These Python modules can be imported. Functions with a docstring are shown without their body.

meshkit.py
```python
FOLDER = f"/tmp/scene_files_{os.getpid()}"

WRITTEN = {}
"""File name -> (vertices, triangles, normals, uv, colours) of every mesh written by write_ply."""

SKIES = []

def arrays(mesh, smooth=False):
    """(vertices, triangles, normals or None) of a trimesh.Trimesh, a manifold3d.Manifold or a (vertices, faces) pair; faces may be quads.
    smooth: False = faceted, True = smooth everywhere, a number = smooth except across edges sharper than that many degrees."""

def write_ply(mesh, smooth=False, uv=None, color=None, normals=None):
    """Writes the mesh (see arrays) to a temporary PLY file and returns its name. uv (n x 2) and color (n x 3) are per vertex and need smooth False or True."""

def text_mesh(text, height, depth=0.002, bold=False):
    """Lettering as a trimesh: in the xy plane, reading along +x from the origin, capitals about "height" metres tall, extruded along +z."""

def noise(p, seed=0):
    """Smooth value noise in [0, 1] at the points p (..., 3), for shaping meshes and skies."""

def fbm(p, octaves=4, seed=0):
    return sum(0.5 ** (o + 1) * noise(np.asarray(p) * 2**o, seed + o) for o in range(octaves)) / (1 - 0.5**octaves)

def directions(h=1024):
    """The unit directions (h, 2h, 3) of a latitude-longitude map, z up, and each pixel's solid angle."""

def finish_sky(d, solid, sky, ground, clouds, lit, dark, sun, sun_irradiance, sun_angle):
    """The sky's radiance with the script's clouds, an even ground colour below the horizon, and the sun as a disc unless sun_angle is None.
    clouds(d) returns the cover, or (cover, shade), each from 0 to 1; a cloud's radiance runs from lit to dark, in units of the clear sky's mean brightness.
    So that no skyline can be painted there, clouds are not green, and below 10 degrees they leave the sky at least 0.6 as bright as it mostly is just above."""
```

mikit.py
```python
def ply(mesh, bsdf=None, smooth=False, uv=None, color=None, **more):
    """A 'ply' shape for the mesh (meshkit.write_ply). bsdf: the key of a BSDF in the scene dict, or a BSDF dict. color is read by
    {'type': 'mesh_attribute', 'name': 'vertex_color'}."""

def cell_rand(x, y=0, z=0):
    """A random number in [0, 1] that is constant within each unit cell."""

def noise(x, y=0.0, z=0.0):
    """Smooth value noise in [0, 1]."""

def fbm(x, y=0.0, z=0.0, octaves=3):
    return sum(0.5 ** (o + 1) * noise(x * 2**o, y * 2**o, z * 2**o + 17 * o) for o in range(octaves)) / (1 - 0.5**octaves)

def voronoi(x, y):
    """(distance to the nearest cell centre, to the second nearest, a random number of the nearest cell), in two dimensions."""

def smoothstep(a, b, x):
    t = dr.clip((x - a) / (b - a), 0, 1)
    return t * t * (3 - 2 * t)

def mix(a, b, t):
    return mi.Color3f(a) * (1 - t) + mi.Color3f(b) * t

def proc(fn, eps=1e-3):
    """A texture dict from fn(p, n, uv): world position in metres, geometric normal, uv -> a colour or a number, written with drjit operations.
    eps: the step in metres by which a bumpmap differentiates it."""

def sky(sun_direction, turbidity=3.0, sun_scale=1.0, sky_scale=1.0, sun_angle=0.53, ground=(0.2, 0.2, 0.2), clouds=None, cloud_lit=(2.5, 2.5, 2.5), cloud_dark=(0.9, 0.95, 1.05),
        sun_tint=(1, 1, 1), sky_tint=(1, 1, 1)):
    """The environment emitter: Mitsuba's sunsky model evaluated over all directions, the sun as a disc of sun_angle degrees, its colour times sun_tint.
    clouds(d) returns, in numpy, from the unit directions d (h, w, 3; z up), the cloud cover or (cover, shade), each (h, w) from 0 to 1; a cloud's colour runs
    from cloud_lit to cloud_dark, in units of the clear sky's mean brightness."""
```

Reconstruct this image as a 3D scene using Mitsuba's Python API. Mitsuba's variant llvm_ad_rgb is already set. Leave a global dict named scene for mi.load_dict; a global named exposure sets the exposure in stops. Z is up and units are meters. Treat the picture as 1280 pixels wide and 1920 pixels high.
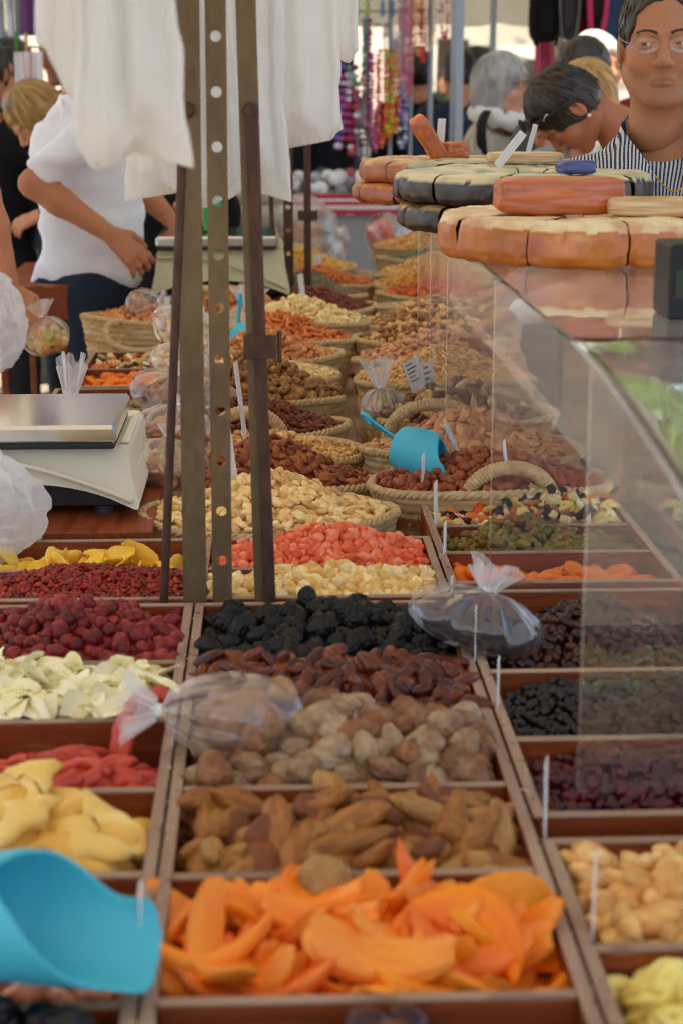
import math, numpy as np, trimesh, mitsuba as mi, mikit, meshkit, drjit as dr
from mikit import proc, noise, fbm, voronoi, cell_rand, smoothstep, mix
T = mi.ScalarTransform4f
scene, labels = {}, {}
# ------------------------------------------------------------------ camera, daylight, exposure
TH, PS = math.atan(.243), math.atan(.0408)
FWD = np.array([math.sin(PS) * math.cos(TH), math.cos(PS) * math.cos(TH), -math.sin(TH)])
EYE = np.array([0, 0, 1.5])
scene['camera'] = {'type': 'thinlens', 'fov': 2 * math.degrees(math.atan(640 / 3333.)), 'fov_axis': 'x', 'aperture_radius': 0.0056, 'focus_distance': 3.05,
                   'near_clip': 0.05, 'far_clip': 400.0, 'to_world': T().look_at(origin=EYE.tolist(), target=(EYE + FWD).tolist(), up=[0, 0, 1])}
SUN = np.array([-0.30, -0.42, 0.85])
scene['sky'] = mikit.sky(SUN, turbidity=3, sun_angle=1.0, sun_scale=.8, clouds=lambda d: np.clip(meshkit.fbm(d * 3.1, 4) * 2.2 - .75, 0, 1) * (d[..., 2] > .02))
exposure = 2.8
rng = np.random.default_rng(7)

# ------------------------------------------------------------------ helpers
def lin(h):
    if not isinstance(h, str): return np.array(h, float)
    c = np.array([int(h[i:i + 2], 16) for i in (1, 3, 5)]) / 255.
    return np.where(c < .04045, c / 12.92, ((c + .055) / 1.055) ** 2.4)
def C3(h): return tuple(float(x) for x in lin(h))
used = {}
def numbered(name):
    k = used.get(name, -1) + 1; used[name] = k
    return name if k == 0 else f'{name}_{k:03d}'
def tag(key, label=None, cat=None, group=None, kind=None):
    d = {k: v for k, v in (('label', label), ('category', cat), ('group', group), ('kind', kind)) if v}
    if d: labels.setdefault(key, {}).update(d)
    return key
def thing(name, label, cat, group=None):
    return tag(numbered(name), label, cat, group)
def VF(m):
    if hasattr(m, 'to_mesh'):
        q = m.to_mesh(); return np.array(q.vert_properties[:, :3], float), np.array(q.tri_verts, int), None
    if isinstance(m, tuple): return (np.asarray(m[0], float), tri(np.asarray(m[1], int)), m[2] if len(m) > 2 else None)
    return np.array(m.vertices), np.array(m.faces), None
def tri(f):
    return np.vstack([f[:, [0, 1, 2]], f[:, [0, 2, 3]]]) if f.shape[1] == 4 else f
PALETTE = []
def dye(c):
    """each mesh has a row of dyes (a base colour and two further hues); uv says how much of each, vertex by vertex"""
    m = c.mean(0); w = c - m; e = np.linalg.svd(w[::max(1, len(w) // 4000)] + 0., full_matrices=False)[2][:2] if np.abs(w).max() > 1e-5 else np.zeros((2, 3))
    k = w @ e.T; lo, hi = k.min(0), k.max(0); sp = np.maximum(hi - lo, 1e-6); k = (k - lo) / sp
    row = np.r_[m + lo @ e, e[0] * sp[0], e[1] * sp[1]]
    for i, q in enumerate(PALETTE[-40:]):
        if np.abs(q - row).max() < 1e-6: n = len(PALETTE) - len(PALETTE[-40:]) + i; break
    else: n = len(PALETTE); PALETTE.append(row)
    return np.stack([4 * n + 1 + k[:, 0], k[:, 1]], 1)
DYES = []
def dye_fn(p, n, uv):
    r = mi.UInt32(dr.floor(uv.x / 4)); a = uv.x - 4 * mi.Float(r) - 1; g = [dr.gather(mi.Float, DYES[0], r * 9 + k) for k in range(9)]
    return dr.clip(mi.Color3f(g[0] + a * g[3] + uv.y * g[6], g[1] + a * g[4] + uv.y * g[7], g[2] + a * g[5] + uv.y * g[8]), 0, 1)
def shape(m, mat, col=None, smooth=True):
    v, f, c = VF(m)
    if c is None and col is not None: c = np.broadcast_to(lin(col), v.shape) if not callable(col) else col(v)
    if smooth not in (True, False):
        n0 = trimesh.Trimesh(v, f, process=False)
        src = np.hstack([v, c]) if c is not None else v
        fn = n0.face_normals
        # split vertices whose faces differ in direction by more than the angle
        q = np.round(fn * (2.2 if smooth < 40 else 1.3)).astype(int)
        keyf = np.hstack([f.reshape(-1, 1), np.repeat(q, 3, 0)])
        u, idx, inv = np.unique(keyf, axis=0, return_index=True, return_inverse=True)
        src = src[u[:, 0]]; f = inv.reshape(-1, 3); v = src[:, :3]; c = src[:, 3:] if c is not None else None
        smooth = True
    if not mat.startswith('vc'): return mikit.ply((v, f), mat, smooth=smooth, uv=np.zeros((len(v), 2)))
    c = np.full_like(v, .5) if c is None else np.asarray(c, float)
    return mikit.ply((v, f), mat, smooth=smooth, uv=dye(c))
def add(name, m, mat, col=None, smooth=True, parent=None, label=None, cat=None, group=None, kind=None):
    key = numbered(f'{parent}__{name}' if parent else name)
    scene[key] = shape(m, mat, col, smooth)
    return tag(key, label, cat, group, kind)
def cat(ms):
    vs, fs, cs, o = [], [], [], 0
    for m in ms:
        v, f, c = VF(m); vs.append(v); fs.append(f + o); o += len(v); cs.append(c)
    return (np.vstack(vs), np.vstack(fs)) + ((np.vstack(cs),) if all(c is not None for c in cs) else ())
def colored(m, col):
    v, f, _ = VF(m); return v, f, np.broadcast_to(lin(col), v.shape).copy()
def xf(m, M):
    v, f, c = VF(m); v = v @ M[:3, :3].T + M[:3, 3]
    if np.linalg.det(M[:3, :3]) < 0: f = f[:, ::-1]
    return (v, f) if c is None else (v, f, c)
def rot(ax, deg):
    return trimesh.transformations.rotation_matrix(math.radians(deg), ax)
def tr(x, y, z):
    M = np.eye(4); M[:3, 3] = x, y, z; return M
def sc(x, y=None, z=None):
    return np.diag([x, x if y is None else y, x if z is None else z, 1.0])
def box(x0, x1, y0, y1, z0, z1, b=.002):
    """a box with chamfered edges"""
    lo, hi = np.array([x0, y0, z0]), np.array([x1, y1, z1]); b = min(b, .3 * (hi - lo).min())
    p = []
    for k in range(3):
        for s in np.ndindex(2, 2, 2):
            q = np.where(np.array(s) == 1, hi - b, lo + b); q[k] = hi[k] if s[k] else lo[k]; p.append(q)
    h = trimesh.convex.convex_hull(np.array(p)); return h.vertices, h.faces
def frame(t):
    t = t / (np.linalg.norm(t) + 1e-12); a = np.cross(t, [0, 0, 1.] if abs(t[2]) < .9 else [1., 0, 0]); a /= np.linalg.norm(a)
    return a, np.cross(t, a)
def tube(pts, r, sides=8, caps=True, flat=None):
    p = np.asarray(pts, float); n = len(p); r = np.broadcast_to(r, (n,)); t = np.gradient(p, axis=0); t /= np.linalg.norm(t, axis=1, keepdims=True) + 1e-12
    a, _ = frame(t[0]); v = []; an = np.arange(sides) * 2 * np.pi / sides
    for i in range(n):
        a = a - t[i] * (a @ t[i]); a /= np.linalg.norm(a); b = np.cross(t[i], a)
        v.append(p[i] + r[i] * (np.cos(an)[:, None] * a + np.sin(an)[:, None] * b * (flat or 1)))
    v = np.vstack(v); i, j = np.meshgrid(np.arange(n - 1), np.arange(sides), indexing='ij')
    f = tri(np.stack([i * sides + j, i * sides + (j + 1) % sides, (i + 1) * sides + (j + 1) % sides, (i + 1) * sides + j], -1).reshape(-1, 4))
    if caps:
        v = np.vstack([v, p[:1], p[-1:]]); k = np.arange(sides); e = (n - 1) * sides
        f = np.vstack([f, np.stack([(k + 1) % sides, k, k * 0 + len(v) - 2], 1), np.stack([e + k, e + (k + 1) % sides, k * 0 + len(v) - 1], 1)])
    return v, f
def spline(pts, n=24):
    from scipy.interpolate import CubicSpline
    p = np.asarray(pts, float); t = np.r_[0, np.cumsum(np.linalg.norm(np.diff(p, axis=0), axis=1))]
    return CubicSpline(t, p)(np.linspace(0, t[-1], n))
def sheet(P, thick=0.0):
    """a grid of points (a, b, 3) as a surface; thick > 0 gives it two sides and edges"""
    a, b = P.shape[:2]; i, j = np.meshgrid(np.arange(a - 1), np.arange(b - 1), indexing='ij'); k = i * b + j
    f = np.stack([k, k + b, k + b + 1, k + 1], -1).reshape(-1, 4); v = P.reshape(-1, 3)
    if np.max(thick) <= 0: return v, tri(f)
    du, dv = np.gradient(P, axis=0), np.gradient(P, axis=1); n = np.cross(du, dv); n /= np.linalg.norm(n, axis=-1, keepdims=True) + 1e-12
    th = np.broadcast_to(np.asarray(thick, float), (a, b))[..., None]
    v = np.vstack([(P + n * th / 2).reshape(-1, 3), (P - n * th / 2).reshape(-1, 3)]); N = a * b
    ring = np.r_[np.arange(b), np.arange(1, a) * b + b - 1, (a - 1) * b + np.arange(b - 2, -1, -1), np.arange(a - 2, 0, -1) * b]
    r2 = np.roll(ring, -1)
    return v, np.vstack([tri(f), tri(f[:, ::-1] + N), tri(np.stack([ring, ring + N, r2 + N, r2], 1)[:, ::-1])])
def lathe(prof, n=32, fn=None, closed=False):
    """revolves (r, z) points about z"""
    p = np.asarray(prof, float); an = np.arange(n) * 2 * np.pi / n; r = p[:, 0][:, None] * np.ones(n)
    P = np.stack([r * np.cos(an), r * np.sin(an), np.repeat(p[:, 1][:, None], n, 1)], -1)
    if fn is not None: P = fn(P, an)
    m = len(p); i, j = np.meshgrid(np.arange(m - 1), np.arange(n), indexing='ij')
    f = np.stack([i * n + j, i * n + (j + 1) % n, (i + 1) * n + (j + 1) % n, (i + 1) * n + j], -1).reshape(-1, 4)
    return P.reshape(-1, 3), tri(f)
def ico(k=2):
    m = trimesh.creation.icosphere(k); return np.array(m.vertices), np.array(m.faces)
def nz(p, fr, seed=0, oc=2):
    return meshkit.fbm(np.asarray(p) * fr + 31.7, oc, seed) - .5
def surfnet(fn, lo, hi, h, slack=.016):
    """the zero surface of a distance field, as a mesh (naive surface nets)"""
    lo, hi = np.array(lo, float), np.array(hi, float); B = 5; nb = np.ceil((hi - lo) / (h * B)).astype(int); n = nb * B + 1
    ctr = lo + h * B * (np.stack(np.meshgrid(*[np.arange(k) for k in nb], indexing='ij'), -1).reshape(-1, 3) + .5)
    dc = fn(ctr); near = np.abs(dc) < h * B * .90 + slack
    d = np.repeat(np.repeat(np.repeat(np.where(dc < 0, -1., 1.).reshape(nb), B, 0), B, 1), B, 2); d = np.pad(d, ((0, 1),) * 3, mode='edge')
    o = np.argwhere(near.reshape(nb)) * B; off = np.array(list(np.ndindex(B + 1, B + 1, B + 1)))
    ids = np.unique(np.ravel_multi_index((o[:, None] + off[None]).reshape(-1, 3).T, n)); P = np.array(np.unravel_index(ids, n)).T
    d.reshape(-1)[ids] = fn(lo + h * P); s = d < 0; m = n - 1
    tot = sum(s[a:a + m[0], b:b + m[1], c:c + m[2]].astype(np.int8) for a, b, c in np.ndindex(2, 2, 2)); cells = np.argwhere((tot > 0) & (tot < 8))
    idx = -np.ones(m, int); idx[tuple(cells.T)] = np.arange(len(cells)); acc = np.zeros((len(cells), 3)); cnt = np.zeros(len(cells)); fs = []
    for q in np.ndindex(2, 2, 2):
        for k in range(3):
            if q[k]: continue
            r = list(q); r[k] = 1; da = d[tuple((cells + q).T)]; db = d[tuple((cells + r).T)]; x = (da < 0) != (db < 0)
            p = np.tile(np.array(q, float), (len(cells), 1)); p[:, k] = np.where(x, da / np.where(x, da - db, 1), 0); acc += p * x[:, None]; cnt += x
    v = lo + h * (cells + acc / cnt[:, None])
    for k in range(3):
        a, b = (k + 1) % 3, (k + 2) % 3
        sl0 = [slice(1, -1)] * 3; sl0[k] = slice(0, n[k] - 1); sl1 = [slice(1, -1)] * 3; sl1[k] = slice(1, n[k]); x0, x1 = s[tuple(sl0)], s[tuple(sl1)]
        for flip, w in ((False, x0 & ~x1), (True, ~x0 & x1)):
            e = np.argwhere(w)
            if not len(e): continue
            e[:, a] += 1; e[:, b] += 1; q = []
            for da, db in ((0, 0), (-1, 0), (-1, -1), (0, -1)): c = e.copy(); c[:, a] += da; c[:, b] += db; q.append(idx[tuple(c.T)])
            q = np.stack(q, 1); fs.append(q[:, ::-1] if flip else q)
    return v, tri(np.vstack(fs))
def cone(p, a, b, ra, rb):
    a, b = np.asarray(a, float), np.asarray(b, float); d = b - a; t = np.clip((p - a) @ d / max(d @ d, 1e-12), 0, 1)
    return np.linalg.norm(p - a - t[:, None] * d, axis=1) - (ra + (rb - ra) * t)
def ell(p, c, r):
    q = (p - np.asarray(c)) / np.asarray(r); k = np.linalg.norm(q, axis=1); return (k - 1) * min(r) * (.6 + .4 * np.minimum(k, 1.5))
def smin(a, b, k):
    h = np.clip(.5 + .5 * (b - a) / k, 0, 1); return b + (a - b) * h - k * h * (1 - h)
def smax(a, b, k): return -smin(-a, -b, k)

# ------------------------------------------------------------------ materials
VC = proc(dye_fn)
def pr(base, rough, spec=.5, two=True, **k):
    b = {'type': 'principled', 'base_color': base if isinstance(base, dict) else {'type': 'rgb', 'value': [float(x) for x in lin(base)]}, 'roughness': rough, 'specular': spec, **k}
    return {'type': 'twosided', 'b': b} if two else b
scene['vc_matte'] = pr(VC, .75, .25)
scene['vc_satin'] = pr(VC, .45, .32)
scene['vc_gloss'] = pr(VC, .24, .38)
scene['vc_wrap'] = pr(VC, .35, .5, clearcoat=1.0, clearcoat_gloss=.93)
scene['vc_cloth'] = pr(VC, .85, .2, sheen=.3)
scene['vc_skin'] = pr(VC, .5, .4)
scene['vc_hair'] = pr(VC, .42, .45)
scene['vc_thin'] = {'type': 'principledthin', 'base_color': VC, 'roughness': .5, 'diff_trans': .9, 'spec_trans': 0.0}
scene['vc_bag'] = {'type': 'principledthin', 'base_color': VC, 'roughness': .3, 'diff_trans': .9, 'spec_trans': 0.06}
scene['vc_leaf'] = {'type': 'principledthin', 'base_color': VC, 'roughness': .5, 'diff_trans': .8, 'spec_trans': 0.0}
scene['steel'] = pr('#d6d6d6', .14, .5, metallic=1.0)
scene['grey_steel'] = pr('#8d939b', .4, .5, metallic=.7)
scene['black_rubber'] = pr('#141414', .5)
def film(w, rough=.4):
    return {'type': 'blendbsdf', 'weight': w, 'a': {'type': 'thindielectric', 'int_ior': 1.49}, 'b': {'type': 'principledthin', 'base_color': {'type': 'rgb', 'value': [.86, .86, .87]}, 'roughness': rough, 'diff_trans': 1.0, 'spec_trans': 0.0}}
scene['acrylic'] = film(.035)
scene['clear_film'] = film(.06, .2)
scene['sack_film'] = film(.5, .3)
scene['milky_film'] = film(.30, .25)
def wood_fn(ax, base, dark, wear):
    def fn(p, n, uv):
        a, b = (p.x, p.y) if ax == 0 else (p.y, p.x)
        g = fbm(a * 6, b * 90, p.z * 130, 3); w = noise(a * 23, b * 400, p.z * 420); blot = fbm(p.x * 9, p.y * 9, p.z * 22, 2)
        c = mix(C3(dark), C3(base), dr.clip(.15 + .85 * g + .25 * (w - .5), 0, 1))
        spots = smoothstep(.60, .72, fbm(a * 14 + 7, b * 30, p.z * 60, 3))
        return mix(c, C3(wear), spots * .45 * smoothstep(.35, .6, blot))
    return proc(fn)
for k, ax in (('x', 0), ('y', 1)):
    scene['stained_' + k] = pr(wood_fn(ax, '#8e4218', '#501e08', '#a86c42'), .55, .35)
    scene['raw_' + k] = pr(wood_fn(ax, '#b0947c', '#75594a', '#5c4638'), .8, .2)
def straw_fn(p, n, uv):
    g = fbm(p.x * 60, p.y * 60, p.z * 260, 2); return mix(C3('#8d6f3c'), C3('#cbb07c'), dr.clip(.1 + g, 0, 1))
scene['straw'] = pr(proc(straw_fn), .7, .3)
def patina_fn(p, n, uv):
    g = fbm(p.x * 25, p.y * 25, p.z * 9, 3); s = fbm(p.x * 160, p.y * 160, p.z * 45, 3); r = smoothstep(.55, .75, fbm(p.x * 12 + 3, p.y * 12, p.z * 6, 4))
    return mix(mix(C3('#4e3d28'), C3('#75603f'), dr.clip(g * .7 + s * .6 - .15, 0, 1)), C3('#5d3720'), r * .7)
scene['patina'] = pr(proc(patina_fn), .5, .5, metallic=.25)
def rust_fn(p, n, uv):
    s = fbm(p.x * 120, p.y * 120, p.z * 30, 3); return mix(C3('#2c1e18'), C3('#5a3a28'), dr.clip(s * 1.3 - .15, 0, 1))
scene['rust'] = pr(proc(rust_fn), .55, .4, metallic=.2)
def paving_fn(p, n, uv):
    g = fbm(p.x * 1.3, p.y * 1.3, 0, 3); s = fbm(p.x * 40, p.y * 40, 0, 2); return mix(C3('#6e675d'), C3('#a49b8d'), dr.clip(g * .6 + s * .5, 0, 1))
scene['paving'] = pr(proc(paving_fn), .9, .2, two=False)
def canvas_fn(p, n, uv):
    g = fbm(p.x * 3, p.y * 3, p.z * 3, 3); return mix(C3('#d8d2c2'), C3('#efeadd'), g)
scene['canvas'] = {'type': 'principledthin', 'base_color': proc(canvas_fn), 'roughness': .8, 'diff_trans': .5, 'spec_trans': 0.0}
# ------------------------------------------------------------------ ground, stall table, trays
g = np.linspace(-1, 1, 2)
add('ground', (np.array([[-150, -60, 0], [150, -60, 0], [150, 250, 0], [-150, 250, 0.]]), np.array([[0, 1, 2, 3]])), 'paving', kind='structure', label='worn grey pavement of the market street')
RIM, TOP = .80, .70
tb = thing('stall_table', 'long wooden market table carrying the trays and baskets of dried fruit and nuts', 'table')
for i, x in enumerate(np.arange(-.50, .66, .1462)):
    add('plank', box(x, x + .143, .75, 5.12 if x < -.3 else 7.75, TOP - .022, TOP), 'raw_y', smooth=False, parent=tb)
for x in (-.46, .6):
    for y in (.85, 2.6, 4.4) + ((5.9, 7.7) if x > 0 else ()):
        add('leg', box(x - .025, x + .025, y - .025, y + .025, 0.002, TOP - .06), 'raw_y', smooth=False, parent=tb)
for y in (5.9, 7.7): add('leg', box(-.345, -.295, y - .025, y + .025, .002, TOP - .06), 'raw_y', smooth=False, parent=tb)
for y in (.85, 2.6, 4.4, 5.9, 7.7): add('crossbar', box(-.49 if y < 5 else -.345, .63, y - .02, y + .02, TOP - .06, TOP - .0235), 'raw_x', smooth=False, parent=tb)

def tray(x0, x1, ys, label, z0=TOP + .002, z1=RIM, w=.011, floor=True):
    t = thing('wooden_tray', label, 'tray', 'divided wooden trays on the stall table'); r = .0016
    if floor: add('floor', box(x0 + w, x1 - w, ys[0] + w, ys[-1] - w, z0, z0 + .006), 'stained_y', smooth=False, parent=t)
    for x in (x0, x1 - w):
        s = add('side', box(x, x + w, ys[0], ys[-1], z0, z1), 'stained_y', smooth=False, parent=t)
        add('worn_edge', box(x - .0004, x + w + .0004, ys[0], ys[-1], z1 - .0012, z1 + r), 'raw_y', smooth=False, parent=s)
    for i, y in enumerate(ys):
        yy = y if i == 0 else y - w if i == len(ys) - 1 else y - w / 2; d = rng.uniform(0, .003) if 0 < i < len(ys) - 1 else 0
        s = add('divider', box(x0 + w + .0003, x1 - w - .0003, yy, yy + w, z0 + .0005, z1 - d), 'stained_x', smooth=False, parent=t)
        add('worn_edge', box(x0 + w + .0006, x1 - w - .0006, yy - .0004, yy + w + .0004, z1 - d - .0012, z1 - d + r), 'raw_x', smooth=False, parent=s)
    return t
MX0, MX1, LX0, LX1, RX0, RX1 = -.104, .249, -.46, -.108, .2535, .592
ROWS = [1.265, 1.493, 1.697, 1.902, 2.104, 2.352]
tray(MX0, MX1, [1.03] + ROWS, 'front middle wooden tray with compartments of orange strips, figs, dates and prunes')
tray(LX0, LX1, [1.03] + ROWS, 'front left wooden tray with compartments of pineapple rings, red strips, coconut and raspberries')
tray(MX0, MX1, [2.372, 2.532, 2.708], 'middle wooden tray behind the posts holding pale yellow and coral candied cubes')
tray(LX0, LX1, [2.372, 2.532, 2.708], 'left wooden tray behind the posts holding goji berries and yellow mango slices')
tray(RX0, RX1, [1.10, 1.338, 1.555], 'front right wooden tray with banana chips and candied ginger')
tray(RX0, RX1, [1.607, 1.822, 2.052, 2.40], 'right wooden tray behind the clear screen with cranberries and dark raisins')
tray(RX0, RX1, [2.436, 2.613, 2.785, 2.992], 'right wooden tray with apricots, green raisins and mixed fruit under the clear case')
tray(-.50, -.25, [3.62, 3.86, 4.12], 'left wooden tray behind the steel scale with a few nuts and green raisins', z1=.8)
tray(-.47, -.20, [4.14, 4.42, 4.70], 'farthest left wooden tray with orange apricots and fruit mix below the handled basket', z1=.8)

# ------------------------------------------------------------------ pieces: shapes of the goods, each with its own colours
def blob(size, sub=2, amp=.06, fr=1.6, ridge=0., rfr=5., taper=0., bend=0., flat=0., cols=('#806040', '#503020'), cfr=2., seed=0, tip=None, side=0., sq=0):
    v, f = ico(sub); s = seed * 3.7
    if sq: v = v / (np.abs(v) ** sq).sum(1, keepdims=True) ** (1 / sq)
    u = v.copy(); n = nz(u + s, fr, seed); r = 1 + 2 * amp * n
    if ridge: r = r - ridge * np.abs(2 * nz(u * [1, 1, .35] + s, rfr, seed + 5))
    p = u * r[:, None]
    p[:, 1:] *= (1 - taper * p[:, :1])
    if bend: p[:, 2] += bend * (p[:, 0] ** 2 - .4)
    if flat: p[:, 2] = np.where(p[:, 2] < 0, p[:, 2] * (1 - flat), p[:, 2])
    if side: p[:, 1] += side * (p[:, 0] ** 2 - .4)
    p = p * np.asarray(size) / 2
    t = np.clip(.5 + 1.8 * nz(u + s, cfr, seed + 9, 3), 0, 1)[:, None]
    if ridge: t = np.clip(t + 1.5 * np.abs(2 * nz(u * [1, 1, .35] + s, rfr, seed + 5))[:, None] * .6, 0, 1)
    c = lin(cols[0]) * (1 - t) + lin(cols[1]) * t
    c = c * np.random.default_rng(seed + 50).uniform(.86, 1.12)
    if tip is not None:
        w = np.clip((u[:, :1] - .55) * 3, 0, 1); c = c * (1 - w) + lin(tip) * w
    return p, f, c
def cube(size, seed, cols, sub=2, rough=.10):
    v, f = ico(sub); k = 5.; u = v / (np.abs(v) ** k).sum(1, keepdims=True) ** (1 / k); r = np.random.default_rng(seed)
    p = u * (1 + 2 * rough * nz(u + seed, 1.9, seed)[:, None]) * (np.asarray(size) / 2) * r.uniform(.8, 1.15, 3)
    t = np.clip(.5 + 2 * nz(u + seed, 1.6, seed + 3, 3), 0, 1)[:, None]
    return p, f, (lin(cols[0]) * (1 - t) + lin(cols[1]) * t) * r.uniform(.9, 1.1)
def strip(L, W, th, bend, twist, seed, cols, cup=.3, wav=.15, a=14, b=6):
    r = np.random.default_rng(seed); s = np.linspace(-1, 1, a)[:, None]; q = np.linspace(-1, 1, b)[None]
    wid = W / 2 * (1 - .55 * np.abs(s) ** 3) * (1 + wav * np.sin(s * r.uniform(3, 6) + r.uniform(0, 6)))
    ang = bend * s; R = L / 2 / max(abs(bend), .05)
    cx, cz = R * np.sin(ang), -R * (1 - np.cos(ang)); tw = twist * s
    off, up = q * wid, cup * wid * (q ** 2 - .4)
    y = off * np.cos(tw) - up * np.sin(tw); z = off * np.sin(tw) + up * np.cos(tw)
    P = np.stack([cx + z * np.sin(ang), y + 0 * s, cz + z * np.cos(ang)], -1)
    P += (th * 1.2) * np.stack([nz(P / L * 5 + seed + k, 1.5, seed + k) for k in range(3)], -1)
    v, f = sheet(P, th * (1 - .5 * np.abs(q) ** 4) * (1 - .4 * np.abs(s) ** 6))
    u = np.vstack([np.stack([s + 0 * q, q + 0 * s, 0 * s + 0 * q], -1).reshape(-1, 3)] * 2)
    t = np.clip(.5 + 1.6 * nz(u * [1.2, .8, 1] + seed, 1.7, seed + 4, 3), 0, 1)[:, None]
    return v, f, (lin(cols[0]) * (1 - t) + lin(cols[1]) * t) * r.uniform(.9, 1.1)
def ring(R, r, seed, cols, wav=.2):
    an = np.linspace(0, 2 * np.pi, 25)[:-1]; rr = np.random.default_rng(seed)
    rad = R * (1 + .1 * np.sin(3 * an + seed) + .06 * np.sin(7 * an + 2 * seed)); h = R * wav * np.sin(2 * an + seed * 1.7) + R * .08 * np.sin(5 * an + seed)
    k = np.linspace(0, 2 * np.pi, 9)[:-1]; P = np.zeros((24, 8, 3))
    for i, a in enumerate(an):
        x, z = r * 1.9 * np.cos(k) * (1 + .2 * math.sin(9 * a + seed)), r * .7 * np.sin(k)
        P[i] = np.stack([(rad[i] + x - r) * math.cos(a), (rad[i] + x - r) * math.sin(a), h[i] + z], 1)
    i, j = np.meshgrid(np.arange(24), np.arange(8), indexing='ij')
    f = tri(np.stack([i * 8 + j, (i + 1) % 24 * 8 + j, (i + 1) % 24 * 8 + (j + 1) % 8, i * 8 + (j + 1) % 8], -1).reshape(-1, 4))
    v = P.reshape(-1, 3); t = np.clip(.5 + 2 * nz(v / R + seed, 2, seed, 3), 0, 1)[:, None]
    return v, f, (lin(cols[0]) * (1 - t) + lin(cols[1]) * t)
def cashew(L, seed, cols):
    a = np.linspace(-1.15, 1.15, 10); R = L * .42; p = np.stack([R * np.sin(a), R * np.cos(a) - R * .6, 0 * a], 1)
    r = L * .17 * np.sqrt(np.clip(1 - (a / 1.35) ** 2, .05, 1)) * (1 + .25 * a / 1.2)
    v, f = tube(p, r, 8); t = np.clip(.5 + 2 * nz(v / L * 3 + seed, 1.5, seed, 2), 0, 1)[:, None]
    return v, f, (lin(cols[0]) * (1 - t) + lin(cols[1]) * t)
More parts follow.
